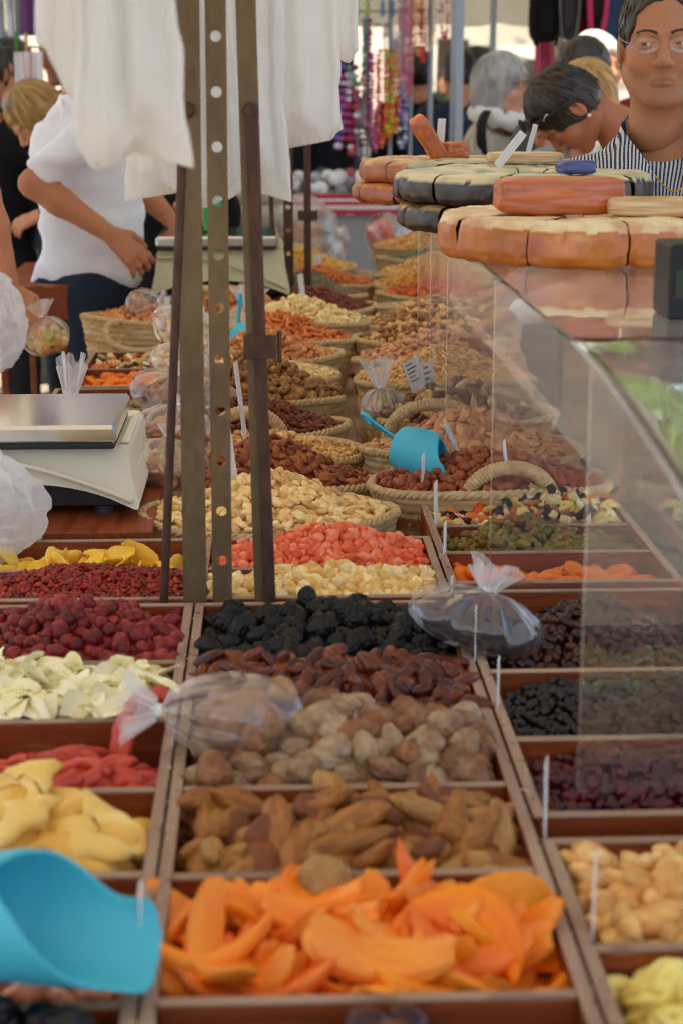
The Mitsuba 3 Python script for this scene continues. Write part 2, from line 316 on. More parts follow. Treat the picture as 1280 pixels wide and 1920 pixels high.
def chip(R, th, seed, cols, centre=None):
    r = np.random.default_rng(seed); an = np.linspace(0, 2 * np.pi, 19)[:-1]; rad = R * (1 + .06 * np.sin(2 * an + seed) + .05 * np.sin(3 * an))
    rings = []; cc = []
    for z, k in ((-.5, .0), (-.5, .3), (-.5, .92), (0, 1), (.5, .92), (.5, .3), (.5, .0)):
        h = R * .12 * np.sin(2 * an + seed) * k * k
        rings.append(np.stack([rad * k * np.cos(an), rad * k * np.sin(an), z * th + h], 1)); cc.append(np.tile(lin(centre) if centre and k < .2 else lin(cols[0] if abs(z) > .1 else cols[1]), (18, 1)))
    P = np.array(rings); m = len(rings); i, j = np.meshgrid(np.arange(m - 1), np.arange(18), indexing='ij')
    f = tri(np.stack([i * 18 + j, i * 18 + (j + 1) % 18, (i + 1) * 18 + (j + 1) % 18, (i + 1) * 18 + j], -1).reshape(-1, 4))
    return P.reshape(-1, 3), f, np.vstack(cc)

# ------------------------------------------------------------------ heaps: a core of the same goods, then each piece on top for itself
groups_made = {}
def group_of(name, v, mat):
    key = f'shape_of_{name}'
    scene[key] = {'type': 'shapegroup', 'piece': shape(v, mat)}
    return key
def rect(x0, x1, y0, y1, m):
    return (x0, x1, y0, y1), lambda x, y: (x > x0 + m) & (x < x1 - m) & (y > y0 + m) & (y < y1 - m)
def oval(cx, cy, rx, ry, m):
    return (cx - rx, cx + rx, cy - ry, cy + ry), lambda x, y: ((x - cx) / (rx - m)) ** 2 + ((y - cy) / (ry - m)) ** 2 < 1
def level(z, peaks=(), n=.006, fr=14, seed=0):
    def fn(x, y):
        h = z + n * 2 * nz(np.stack([x, y, 0 * x], -1), fr, seed)
        for px, py, a, sx, sy in peaks: h = h + a * np.exp(-((x - px) / sx) ** 2 - ((y - py) / sy) ** 2)
        return h
    return fn
def place(x, y, z, yaw, tilt, roll, s, slope=(0, 0)):
    a, t, r = (math.radians(q) for q in (yaw, tilt, roll)); ca, sa, ct, st, cr, sr = math.cos(a), math.sin(a), math.cos(t), math.sin(t), math.cos(r), math.sin(r)
    R = np.array([[ca * ct, ca * st * sr - sa * cr, ca * st * cr + sa * sr], [sa * ct, sa * st * sr + ca * cr, sa * st * cr - ca * sr], [-st, ct * sr, ct * cr]]) * s
    n = np.array([-slope[0], -slope[1], 1.]); n /= math.sqrt(n @ n); k = 1 / (1 + n[2])
    M = np.eye(4); M[:3, :3] = np.array([[1 - k * n[0] ** 2, -k * n[0] * n[1], n[0]], [-k * n[0] * n[1], 1 - k * n[1] ** 2, n[1]], [-n[0], -n[1], n[2]]]) @ R; M[:3, 3] = x, y, z
    return M
def heap(name, what, where, cat_, variants, reg, top, step, mat='vc_satin', tilt=22, roll=25, jit=.25, lift=.0, keep=110, core=None, floor=TOP + .02, extra=.35, seed=1, names=None, low=True, yaw=None, plural=None, drop=.55, rich=1.11):
    """single pieces on the surface top(x, y); the pieces beneath them are one heap"""
    label, group = f"{what} {where}", f"{cat_} pieces {where}"
    variants = [(v, f, np.clip(c, 0, 1) ** rich) for v, f, c in variants]
    r = np.random.default_rng(seed); (x0, x1, y0, y1), inside = reg; gk = [group_of(f'{name}_{seed}_{i}', v, mat) for i, v in enumerate(variants)]
    pts = []
    ny = int((y1 - y0) / (step * .866)) + 1
    for j in range(ny):
        for i in range(int((x1 - x0) / step) + 1):
            pts.append((x0 + (i + .5 * (j % 2)) * step + r.uniform(-1, 1) * step * .32, y0 + j * step * .866 + r.uniform(-1, 1) * step * .32, 0))
    for _ in range(int(len(pts) * extra)): pts.append((r.uniform(x0, x1), r.uniform(y0, y1), 1))
    pts = np.array(pts); pts = pts[inside(pts[:, 0], pts[:, 1])]
    if not len(pts): return
    thick = np.mean([np.ptp(v[0][:, 2]) for v in variants]); long_ = np.mean([np.ptp(v[0][:, 0]) for v in variants])
    e = .004; z = top(pts[:, 0], pts[:, 1]); gx = (top(pts[:, 0] + e, pts[:, 1]) - z) / e; gy = (top(pts[:, 0], pts[:, 1] + e) - z) / e
    order = np.argsort(np.linalg.norm(pts[:, :2] - [0, 0], axis=1) - .25 * pts[:, 2]); rest, under = [], []
    for c, k in enumerate(order):
        x, y, up = pts[k]; i = int(r.integers(len(variants))); s = r.uniform(1 - jit / 2, 1 + jit / 2)
        yw = r.uniform(0, 360) if yaw is None else r.normal(*yaw)
        M = place(x, y, z[k] + lift + (thick * .55 if up else 0) + r.uniform(-.15, .15) * thick, yw, r.normal(0, tilt), r.normal(0, roll), s, (gx[k], gy[k]))
        if c < keep:
            key = numbered(name); scene[key] = {'type': 'instance', 'g': {'type': 'ref', 'id': gk[i]}, 'to_world': T(M)}
            tag(key, label, cat_, group)
        else: under.append((i, M))
    if low:
        nx, nyy = max(8, int((x1 - x0) / step * 2.2)), max(8, int((y1 - y0) / step * 2.2)); nx, nyy = min(nx, 70), min(nyy, 70)
        X, Y = np.meshgrid(np.linspace(x0, x1, nx), np.linspace(y0, y1, nyy), indexing='ij'); ins = inside(X, Y)
        Z = np.where(ins, top(X, Y) - drop * thick + .25 * thick * 2 * nz(np.stack([X, Y, 0 * X], -1), 1.2 / step, seed), floor); Z = np.maximum(Z, floor)
        v, f = sheet(np.stack([X, Y, Z], -1)); keepf = (ins.reshape(-1)[f].any(1)); f = f[keepf]
        cc = core if core is not None else np.mean([np.mean(q[2], 0) for q in variants], axis=0)
        t = np.clip(.5 + 1.6 * nz(np.stack([X, Y, Z], -1).reshape(-1, 3), .9 / step, seed + 2, 3), 0, 1)[:, None]
        rest.append((v, f, lin(cc) * (.86 + .28 * t)))
        if len(pts) > 12:
            k2 = r.choice(len(pts), min(len(pts), 90), replace=False)
            for k in k2:
                i = int(r.integers(len(variants))); x, y = pts[k, :2] + r.uniform(-1, 1, 2) * step * .4
                if not inside(x, y): continue
                under.append((i, place(x, y, top(np.array(x), np.array(y)) - .62 * thick, r.uniform(0, 360), r.normal(0, tilt), r.normal(0, roll), 1., (gx[k], gy[k]))))
    if rest:
        pl = add(plural or name + '_heap', cat(rest), mat, label=f'packed heap of {what}s {where}', cat=cat_, kind='stuff')
        for k, (i, M) in enumerate(under): scene[f'{pl}__{k + 1:03d}'] = {'type': 'instance', 'g': {'type': 'ref', 'id': gk[i]}, 'to_world': T(M)}
def reps(fn, n): return [fn(i) for i in range(n)]
# ------------------------------------------------------------------ dried fruit in the tray compartments
Y0, Y1, Y2, Y3, Y4, Y5 = ROWS
W = .012
# middle tray
heap('orange_fruit_strip', 'orange candied fruit strip', 'in the nearest middle compartment', 'fruit strip',
     reps(lambda i: blob((.088 + .012 * (i % 4), .031 + .004 * (i % 3), .019), 3, .14, 1.15, .10, 3., .14 * (i % 3 - 1), 1.2 + 1.1 * (i % 4), 0, [('#ea8410', '#de6a0c'), ('#ee9630', '#e67a1c'), ('#e07024', '#ea9434'), ('#eea01e', '#e68614'), ('#e67a34', '#de661e')][i % 5], 1.1, i, side=.7 * (i % 5 - 2), sq=4.), 13),
     rect(MX0, MX1, Y0, Y1, .042), level(.772, [(.05, 1.36, .014, .10, .07), (.16, 1.40, .012, .06, .05)], .012, 18, 3), .034, 'vc_satin', tilt=10, roll=32, extra=.5, rich=.95, seed=11, drop=1.0)
heap('brown_fig', 'flattened brown dried fig', 'in the second middle compartment', 'fig',
     reps(lambda i: blob((.062 + .012 * (i % 3), .030 + .006 * (i % 2), .024), 3, .08, 1.4, .20, 5.5, .22, .12, 0, [('#bc8a48', '#94602e'), ('#b27a3e', '#825026'), ('#c49c5e', '#9c6f3a'), ('#965a30', '#70401e')][i % 4], 1.6, i), 9),
     rect(MX0, MX1, Y1, Y2, .024), level(.782, [(.04, 1.60, .018, .09, .06), (.16, 1.58, .012, .06, .05)], .010, 16, 5), .028, 'vc_satin', tilt=22, roll=40, extra=.45, seed=12, drop=.8)
heap('pale_fig', 'pale wrinkled whole dried fig', 'in the third middle compartment', 'fig',
     reps(lambda i: blob((.042 + .006 * (i % 3), .036, .030), 3, .08, 1.5, .26, 5., .28, 0, 0, [('#b59a7c', '#8a6848'), ('#a98464', '#7d573a'), ('#b8a488', '#94785a'), ('#a5764e', '#7e5232')][i % 4], 1.7, i + 20), 8),
     rect(MX0, MX1, Y2, Y3, .022), level(.788, [(.07, 1.82, .032, .09, .06), (.19, 1.78, .014, .05, .05)], .008, 16, 6), .029, 'vc_satin', tilt=35, roll=50, extra=.4, seed=13, drop=.8)
heap('date', 'glossy reddish brown pitted date', 'in the middle compartment of dates', 'date',
     reps(lambda i: blob((.042 + .005 * (i % 3), .019 + .002 * (i % 2), .018), 3, .06, 1.4, .12, 5., .08, .06, 0, [('#7c3a1c', '#4c1d10'), ('#8a4522', '#5a2614'), ('#6b2f1a', '#3f170e'), ('#94512a', '#64301a')][i % 4], 1.5, i + 40), 9),
     rect(MX0, MX1, Y3, Y4, .018), level(.793, [(.06, 2.02, .016, .12, .07)], .008, 18, 7), .0195, 'vc_gloss', tilt=24, roll=40, extra=.45, seed=14)
heap('prune', 'black wrinkled prune', 'in the middle compartment of prunes', 'prune',
     reps(lambda i: blob((.040, .034, .026 + .003 * (i % 3)), 3, .10, 1.6, .34, 4.6, .1, 0, 0, [('#1d1917', '#0d0b0a'), ('#26211f', '#12100f'), ('#1a1514', '#0a0808')][i % 3], 1.5, i + 60), 7),
     rect(MX0, MX1, Y4, Y5, .022), level(.778, [(.0, 2.25, .022, .10, .08), (.075, 2.29, .020, .045, .05), (.17, 2.26, .016, .05, .07)], .008, 16, 8), .0265, 'vc_satin', tilt=30, roll=40, extra=.4, seed=15)
heap('yellow_candied_cube', 'pale yellow candied pineapple cube', 'in the middle compartment behind the prunes', 'candied cube',
     reps(lambda i: cube((.017, .016, .014), i, [('#f0d79a', '#e4bd6c'), ('#f2dfae', '#e8c888'), ('#ecca84', '#dcae5c')][i % 3], 2, .14), 6),
     rect(MX0, MX1, 2.372, 2.532, .016), level(.783, [(.09, 2.46, .028, .11, .06), (-.05, 2.44, .004, .05, .05)], .005, 22, 9), .0138, 'vc_satin', tilt=60, roll=60, extra=.4, seed=16)
heap('coral_candied_cube', 'coral pink candied papaya cube', 'in the middle compartment behind the yellow cubes', 'candied cube',
     reps(lambda i: cube((.016, .015, .014), i + 30, [('#ec8a60', '#de6a3e'), ('#f0a080', '#e47c52'), ('#e2744a', '#d05a32')][i % 3], 2, .10), 6),
     rect(MX0, MX1, 2.532, 2.708, .016), level(.783, [(.10, 2.64, .042, .10, .08), (-.02, 2.61, .010, .06, .05)], .005, 22, 10), .0138, 'vc_satin', tilt=60, roll=60, extra=.4, seed=17)
heap('purple_prune', 'dusky purple plum', 'at the lower edge below the orange strips', 'plum',
     reps(lambda i: blob((.040, .034, .028), 3, .09, 1.6, .14, 3.2, .1, 0, 0, [('#5a2a34', '#3a1820'), ('#6a3a40', '#4a2028')][i % 2], 1.5, i + 80), 4),
     rect(MX0, MX1, 1.03, Y0, .026), level(.752, [(.07, 1.22, .036, .05, .05)], .008, 16, 11), .030, 'vc_gloss', seed=18, extra=.3)
# left tray
heap('black_prune', 'black sticky prune', 'at the lower left edge under the blue scoop', 'prune',
     reps(lambda i: blob((.042, .036, .028), 3, .10, 1.6, .20, 3.2, .1, 0, 0, [('#1a1719', '#0c0a0b'), ('#232025', '#121013')][i % 2], 1.5, i + 90), 5),
     rect(LX0, LX1, 1.03, Y0, .026), level(.775, [(-.22, 1.2, .028, .09, .08)], .008, 16, 12), .029, 'vc_gloss', seed=19)
heap('salmon_fruit_piece', 'pale salmon candied fruit piece', 'in the left compartment behind the blue scoop', 'candied fruit',
     reps(lambda i: strip(.07, .03, .010, .6, .4, i + 70, [('#d9a184', '#c07a58'), ('#e2b59c', '#c98a68')][i % 2]), 4),
     rect(LX0, LX1, Y0, Y1, .036), level(.742, [(-.19, 1.42, .024, .05, .05)], .006, 16, 13), .042, 'vc_satin', seed=20)
heap('pineapple_ring', 'translucent yellow candied pineapple ring', 'in the left compartment behind the blue scoop', 'pineapple ring',
     reps(lambda i: ring(.050, .0145, i, [('#ecc870', '#dca640'), ('#f0d488', '#e2b454')][i % 2], .22), 5),
     rect(LX0, LX1, Y1, Y2, .050), level(.766, [(-.27, 1.60, .036, .08, .08)], .006, 14, 14), .034, 'vc_gloss', tilt=14, roll=14, extra=.5, seed=21, drop=1.2)
heap('red_fruit_strip', 'dark pink candied papaya strip', 'in the left compartment of red strips', 'fruit strip',
     reps(lambda i: strip(.095, .020, .011, .3 + .3 * (i % 3), .4, i + 90, [('#c8503c', '#a83428'), ('#d4604a', '#b83c30')][i % 2], cup=.3), 6),
     rect(LX0, LX1, Y2, Y3, .040), level(.757, [(-.25, 1.77, .016, .12, .06)], .006, 14, 15), .026, 'vc_gloss', tilt=15, roll=35, extra=.5, seed=22, yaw=(8, 38))
heap('coconut_flake', 'creamy white coconut flake', 'in the left compartment of coconut', 'coconut flake',
     reps(lambda i: strip(.050 + .012 * (i % 3), .026 + .004 * (i % 2), .0022, .5 + .3 * (i % 3), .3 * (i % 3 - 1), i + 110, [('#efeac8', '#e2d9a8'), ('#f4f0d6', '#e8e0b6'), ('#ece2ae', '#f2edcf')][i % 3], cup=.4), 7),
     rect(LX0, LX1, Y3, Y4, .022), level(.796, [(-.30, 2.02, .008, .10, .06)], .006, 18, 16), .020, 'vc_matte', tilt=16, roll=22, extra=.6, seed=23, drop=1.2)
heap('dried_raspberry', 'dusky red dried raspberry', 'in the left compartment in front of the goji berries', 'berry',
     reps(lambda i: blob((.024, .021, .020), 2, .05, 1.5, .22, 6.5, .1, 0, 0, [('#a83c34', '#701e1e'), ('#962f2c', '#5e1818'), ('#bc5044', '#822a26')][i % 3], 1.5, i + 120), 7),
     rect(LX0, LX1, Y4, Y5, .014), level(.779, [(-.27, 2.26, .044, .075, .08), (-.15, 2.2, .012, .05, .07)], .006, 18, 17), .0168, 'vc_satin', tilt=60, roll=60, extra=.4, seed=24)
heap('goji_berry', 'wrinkled bright red goji berry', 'in the left compartment behind the raspberries', 'berry',
     reps(lambda i: blob((.017, .0075, .0065), 2, .08, 1.5, .16, 4., .1, .1, 0, [('#a82c14', '#741408'), ('#bc3a1c', '#8a1c0c'), ('#96220e', '#660f06')][i % 3], 1.5, i + 140), 6),
     rect(LX0, LX1, 2.372, 2.532, .012), level(.789, [(-.28, 2.47, .028, .10, .06), (-.16, 2.47, .016, .05, .05)], .004, 22, 18), .0074, 'vc_gloss', tilt=26, roll=50, extra=.4, seed=25)
heap('yellow_mango_slice', 'bright yellow dried mango slice', 'in the left compartment beside the posts', 'mango slice',
     reps(lambda i: strip(.075 + .01 * (i % 3), .038, .005, .6, .5 * (i % 3 - 1), i + 160, [('#f2cc4c', '#e6b030'), ('#f4d86c', '#e8c04a')][i % 2], cup=.4, wav=.3), 6),
     rect(LX0, LX1, 2.532, 2.708, .036), level(.766, [(-.25, 2.62, .018, .10, .05)], .006, 16, 19), .036, 'vc_satin', tilt=26, roll=34, extra=.5, seed=26)
# right trays
heap('banana_chip', 'yellow dried banana chip', 'at the lower right corner', 'banana chip',
     reps(lambda i: chip(.0185 + .002 * (i % 2), .006, i, ('#ecdc84', '#d8b84c'), '#a07a3a'), 4),
     rect(RX0, RX1, 1.10, 1.338, .022), level(.772, [(.40, 1.28, .022, .09, .07)], .006, 18, 20), .024, 'vc_satin', tilt=26, roll=30, extra=.6, seed=27, drop=1.5)
heap('candied_ginger', 'pale amber candied ginger chunk', 'in the right compartment behind the banana chips', 'candied fruit',
     reps(lambda i: blob((.030 + .005 * (i % 3), .024, .020), 2, .16, 1.7, .06, 3., .1, 0, 0, [('#ecc988', '#d8a560'), ('#f0d6a0', '#e0b878'), ('#e6bc78', '#cc9650')][i % 3], 1.6, i + 180), 7),
     rect(RX0, RX1, 1.338, 1.555, .020), level(.778, [(.46, 1.46, .050, .10, .09)], .008, 18, 21), .022, 'vc_satin', tilt=50, roll=50, extra=.4, seed=28)
heap('dried_cranberry', 'dark crimson dried cranberry', 'in the right compartment behind the clear panel', 'berry',
     reps(lambda i: blob((.018, .014, .011), 2, .10, 1.6, .2, 3.5, .1, .1, 0, [('#6c1420', '#3e0a12'), ('#801c22', '#4c0e14'), ('#561018', '#30080e')][i % 3], 1.5, i + 200), 6),
     rect(RX0, RX1, 1.607, 1.822, .014), level(.772, [(.36, 1.74, .018, .06, .08), (.50, 1.74, .040, .09, .09)], .006, 18, 22), .0125, 'vc_gloss', tilt=35, roll=50, extra=.4, seed=29)
heap('black_raisin', 'black currant raisin', 'in the right compartment behind the cranberries', 'raisin',
     reps(lambda i: blob((.018, .013, .011), 2, .10, 1.6, .22, 3.5, .1, .1, 0, [('#241a18', '#110b0b'), ('#2c1f1c', '#170e0c'), ('#3a2018', '#1c100c')][i % 3], 1.5, i + 220), 6),
     rect(RX0, RX1, 1.822, 2.052, .014), level(.774, [(.38, 1.96, .030, .07, .08), (.51, 1.96, .034, .08, .09)], .006, 18, 23), .0125, 'vc_gloss', tilt=35, roll=50, extra=.4, seed=30)
heap('dark_raisin', 'dark amber brown raisin', 'in the right compartment in front of the apricots', 'raisin',
     reps(lambda i: blob((.019, .014, .012), 2, .10, 1.6, .22, 3.5, .1, .1, 0, [('#4e2412', '#2a1109'), ('#6a3618', '#3a1a0c'), ('#3c1b10', '#200d08')][i % 3], 1.5, i + 240), 6),
     rect(RX0, RX1, 2.052, 2.40, .014), level(.762, [(.425, 2.20, .075, .085, .11), (.33, 2.15, .02, .06, .08)], .006, 18, 24), .0135, 'vc_gloss', tilt=35, roll=50, extra=.4, seed=31)
heap('orange_apricot', 'plump orange dried apricot', 'in the right compartment behind the dark raisins', 'apricot',
     reps(lambda i: blob((.042, .036, .018), 3, .08, 1.4, .05, 2.5, .1, .08, 0, [('#ec8420', '#d86a10'), ('#f09430', '#e07818')][i % 2], 1.5, i + 260), 5),
     rect(RX0, RX1, 2.436, 2.613, .022), level(.768, [(.46, 2.51, .018, .06, .05), (.32, 2.51, .010, .04, .05)], .006, 18, 25), .031, 'vc_satin', tilt=22, roll=25, extra=.4, seed=32)
heap('green_raisin', 'olive green raisin', 'in the right compartment behind the apricots', 'raisin',
     reps(lambda i: blob((.026, .016, .013), 2, .09, 1.6, .14, 3.5, .1, .1, 0, [('#8c7a1c', '#6a540e'), ('#a08c2a', '#7a6416'), ('#946a28', '#6e4416'), ('#7c7a20', '#5a540e')][i % 4], 1.5, i + 280), 8),
     rect(RX0, RX1, 2.613, 2.785, .015), level(.778, [(.40, 2.71, .046, .075, .07)], .006, 18, 26), .0155, 'vc_gloss', tilt=30, roll=45, extra=.4, seed=33)
for k, (M, lab) in enumerate(((tr(-.165, 1.845, .795) @ rot([0, 0, 1], 62) @ rot([0, 1, 0], -62), 'curved red papaya strip leaning upright beside the knotted fig bag'), (tr(-.135, 1.872, .838) @ rot([0, 0, 1], 20) @ rot([0, 1, 0], -12), 'red papaya strip end lying on the coconut divider above the fig bag'))):
    add('red_fruit_strip', xf(strip(.12 - .06 * k, .03, .013, 1.0, .3, 400 + k, ('#c8503c', '#ac3c2c'), cup=.2), M), 'vc_satin', label=lab, cat='fruit strip')
g_ = np.random.default_rng(77); cr = []
for k in range(240):
    x = g_.choice([MX0, MX1, LX1, RX0]) + g_.uniform(-.002, .012); y = g_.uniform(1.1, 2.9); b = blob((g_.uniform(.002, .005), g_.uniform(.0015, .003), .0015), 1, .2, 1.5, cols=(('#c8a878', '#8a6238'), ('#6a3a20', '#3a1c10'), ('#e0d4b0', '#c0a878'))[k % 3], seed=k % 9); cr.append(xf(b, tr(x, y, RIM + .0022) @ rot([0, 0, 1], g_.uniform(0, 360))))
add('crumbs', cat(cr), 'vc_matte', label='crumbs of dried fruit and nuts scattered on the tray edges', cat='crumbs', kind='stuff')
add('brown_fig', xf(blob((.052, .050, .036), 3, .06, 1.4, .22, 5., .1, .1, 0, ('#b08a52', '#8a6234'), 1.6, 444), tr(.045, 1.462, .806) @ rot([1, 0, 0], 35)), 'vc_satin', label='single round fig sitting on top of the orange strips', cat='fig')
# ------------------------------------------------------------------ woven straw baskets of nuts
STRAW = ['#c9a96c', '#a9874c', '#d6bb84', '#8f6e3a']
def straw_col(v, seed, fr=60):
    t = np.clip(.5 + 1.6 * nz(v * [1, 1, 2.5], fr, seed, 3), 0, 1)[:, None]; q = np.clip(.5 + 2.5 * nz(v, 190, seed + 1, 2), 0, 1)[:, None]
    return lin('#b08c58') * (1 - t) * (1 - q * .4) + lin('#e2c796') * t * (.8 + .2 * q) + lin('#785a34') * (1 - t) * q * .4
def rope(pts, r, seed, turns=42, sides=9):
    n = 300; p = spline(pts, n); u = np.linspace(0, 1, n); rr = r * (1 + .17 * np.abs(np.sin(u * turns * np.pi)) - .08) * (1 + .05 * nz(np.stack([u, u, u], 1), 30, seed))
    v, f = tube(p, rr, sides); return v, f, straw_col(v, seed)
def basket(cx, cy, rx, ry, z0, z1, label, seed, handles=(), flare=.84, n=132, group='woven straw baskets of nuts along the stall', courses=7):
    if cy > 4.4: n = 100
    t = thing('straw_basket', label, 'basket', group); H = z1 - z0
    s = np.linspace(0, 1, courses * 5 + 1); prof = [(0.001, .012), (.5 * flare, .010), (flare * .96, .006)] + [(flare + (1 - flare) * q ** .8, .006 + (H - .006) * q) for q in s]
    inn = [(flare + (1 - flare) * q ** .8 - .03, .008 + (H - .008) * q) for q in s[::-3]] + [(.001, .016)]
    def weave(P, an):
        m = len(s); k0 = 3; q = s[:, None] * courses; c = np.floor(np.minimum(q, courses - .001)); l = q - c
        d = .0030 * np.sin(np.pi * np.clip(l, 0, 1)) + .0026 * np.abs(np.sin(an[None] * 22 + np.where(c % 2 == 0, 1, -1) * l * 1.9 + c))
        d = d + .004 * nz(np.stack([np.cos(an) + 0 * q, np.sin(an) + 0 * q, q / 4 + 0 * an], -1).reshape(-1, 3), 1.5, seed).reshape(m, n)
        P[k0:k0 + m, :, :2] *= (1 + d / rx)[..., None]; return P
    v, f = lathe([(a, b) for a, b in prof + inn], n, weave); v = v * [rx, ry, 1]
    warp = 1 + .03 * np.sin(2 * np.arctan2(v[:, 1], v[:, 0]) + seed); v[:, :2] *= warp[:, None]; v[:, 2] += .006 * np.sin(2 * np.arctan2(v[:, 1], v[:, 0]) + seed * 2) * v[:, 2] / H
    v = v + [cx, cy, z0]; add('wall', (v, f, straw_col(v, seed)), 'vc_matte', parent=t)
    an = np.linspace(0, 2 * np.pi, 61); w = 1 + .03 * np.sin(2 * an + seed)
    rim = np.stack([cx + rx * w * .992 * np.cos(an), cy + ry * w * .992 * np.sin(an), z1 + .002 + .006 * np.sin(2 * an + seed * 2)], 1)
    for k in range(3):                                             # braided rim
        ph = an * 46 / 1. + k * 2 * np.pi / 3; nn = 420; nn = 420 if cy < 4.4 else 280; a2 = np.linspace(0, 2 * np.pi, nn); ph = a2 * 30 + k * 2 * np.pi / 3; w2 = 1 + .03 * np.sin(2 * a2 + seed)
        p = np.stack([cx + (rx * w2 + .0045 * np.cos(ph)) * np.cos(a2), cy + (ry * w2 + .0045 * np.cos(ph)) * np.sin(a2), z1 + .002 + .006 * np.sin(2 * a2 + seed * 2) + .0045 * np.sin(ph)], 1)
        vv, ff = tube(p, .0050, 5, caps=False); add('rim_braid', (vv, ff, straw_col(vv, seed + k, 90)), 'vc_matte', parent=t)
    for hx, hy, hw, hh, lean in handles:
        a = np.linspace(0, np.pi, 9); p = np.stack([hx - hw / 2 * np.cos(a), hy + lean * np.sin(a), z1 - .03 + (hh + .03) * np.sin(a) ** .8], 1)
        add('handle', rope(p, .0125, seed + 7), 'vc_matte', parent=t)
    return t
def almonds(n, cols, seed, L=.026, Wd=.0155, th=.009, amp=.03, ridge=.05, sub=2):
    return reps(lambda i: blob((L * (1 + .1 * (i % 3 - 1)), Wd, th), sub, amp, 1.4, ridge, 5., .25, 0, 0, cols[i % len(cols)], 1.8, seed + i), n)
def rounds(n, cols, seed, d=.016, amp=.08, ridge=.1, asp=1.1, rfr=4., sub=2):
    return reps(lambda i: blob((d * asp, d, d * .92), sub, amp, 1.6, ridge, rfr, .08, 0, 0, cols[i % len(cols)], 1.8, seed + i), n)
BLANCH = [('#dcc594', '#c2a165'), ('#e4d2a6', '#cdb078'), ('#d2b680', '#b08c52')]
BROWN = [('#94512c', '#6a341a'), ('#a0602f', '#74401e'), ('#84452a', '#5c2c17'), ('#ac6d3e', '#824a24')]
SALT = [('#c8905a', '#a4683a'), ('#d09c68', '#b07844'), ('#be8450', '#986036')]
WAL = [('#b58a52', '#6c4522'), ('#c39c66', '#7d5530'), ('#a27543', '#5c3a1c')]
PALE = [('#d8b67c', '#b98e52'), ('#dfc28e', '#c49c62'), ('#cfa96c', '#ac8048')]
ORA = [('#c9793c', '#a35a28'), ('#d58a4a', '#b56a34'), ('#bb6a30', '#934c20')]
SKIN = [('#c89a74', '#a87a54'), ('#d0a680', '#b4845c'), ('#bd8c66', '#9c6c48')]
CREAM = [('#d9c896', '#bda56a'), ('#e2d4aa', '#cab27c')]
RED = [('#7a3a26', '#532316'), ('#864430', '#5e2a1c')]
def nuts(name, what, where, cat_, var, cx, cy, rx, ry, z, step, peak=.045, seed=1, keep=110, mat='vc_satin', skew=0., **k):
    var = [(v, f, np.minimum(c * [1.30, 1.22, 1.12], .86)) for v, f, c in var]
    heap(name, what, where, cat_, var, oval(cx, cy, rx, ry, .010), level(z - .006, [(cx + skew, cy + .01, peak + .022, rx * .62, ry * .68)], .004, 24, seed), step, mat, floor=z - .06, seed=seed, keep=keep, rich=1.04, **k)
M_ = 'middle row'; R_ = 'right row'
# middle row of baskets, from near to far:  right end x, y, rim z, half length, half depth
basket(-.003, 2.872, .205, .135, TOP, .795, 'broad shallow straw basket of blanched almonds right behind the candied cubes', 1, flare=.9, courses=5)
nuts('blanched_almond', 'ivory blanched almond', 'in the shallow basket nearest the camera', 'almond', almonds(7, BLANCH, 300, .025, .0155, .0095), -.003, 2.872, .205, .135, .800, .0165, .048, 40)
basket(-.008, 3.145, .20, .118, TOP, .79, 'straw basket heaped with brown almonds behind the blanched almonds', 2)
nuts('brown_almond', 'brown skin-on almond', 'in the basket behind the blanched almonds', 'almond', almonds(8, BROWN, 320, .026, .0145, .009), -.008, 3.145, .20, .118, .793, .0165, .058, 41)
basket(-.020, 3.37, .20, .105, TOP, .80, 'straw basket of pale roasted peanuts mostly hidden by the brown almonds', 3)
nuts('roasted_peanut', 'pale roasted peanut', 'in the half hidden basket behind the brown almonds', 'peanut', almonds(6, PALE, 340, .019, .0105, .0095), -.02, 3.37, .20, .105, .803, .0145, .018, 42, keep=70)
basket(-.035, 3.60, .20, .115, TOP, .805, 'straw basket of dark almonds with a wrapped rope handle arching over its front', 4, handles=[(-.045, 3.50, .15, .055, -.02)])
nuts('dark_almond', 'dark reddish almond', 'in the rope handled basket of the middle row', 'almond', almonds(7, [('#7d4027', '#552817'), ('#8a4a30', '#613020'), ('#73381f', '#4e2313')], 360, .024, .0145, .009), -.035, 3.60, .20, .115, .808, .0165, .040, 43)
basket(-.03, 3.86, .195, .125, TOP, .82, 'straw basket heaped with walnut kernels in the middle row', 5, handles=[(-.14, 3.77, .16, .05, -.02), (-.15, 3.93, .16, .055, .02)])
nuts('walnut_kernel', 'crinkled walnut kernel half', 'heaped in the middle row basket', 'walnut', rounds(8, WAL, 380, .021, .16, .38, 1.15, 3.2), -.03, 3.86, .195, .125, .823, .0185, .075, 44)
basket(-.03, 4.10, .19, .11, TOP, .83, 'straw basket of cream pistachio shells behind the walnuts', 6)
nuts('pale_pistachio', 'cream coloured pistachio in its shell', 'behind the walnut heap', 'pistachio', almonds(6, CREAM, 400, .019, .012, .0105), -.03, 4.10, .19, .11, .833, .0155, .03, 45, keep=60)
basket(-.015, 4.335, .19, .11, TOP, .84, 'straw basket of salted golden almonds in the middle row', 7, handles=[(-.15, 4.26, .14, .05, -.02)])
nuts('salted_almond', 'golden salted almond', 'in the middle row behind the pistachios', 'almond', almonds(7, SALT, 420, .024, .0145, .011), -.015, 4.335, .19, .11, .843, .0165, .045, 46, keep=80)
basket(.025, 4.60, .19, .12, TOP, .84, 'straw basket of orange cracker sticks with two rope handles at its left', 8, handles=[(-.10, 4.52, .15, .05, -.02), (-.10, 4.70, .15, .055, .02)])
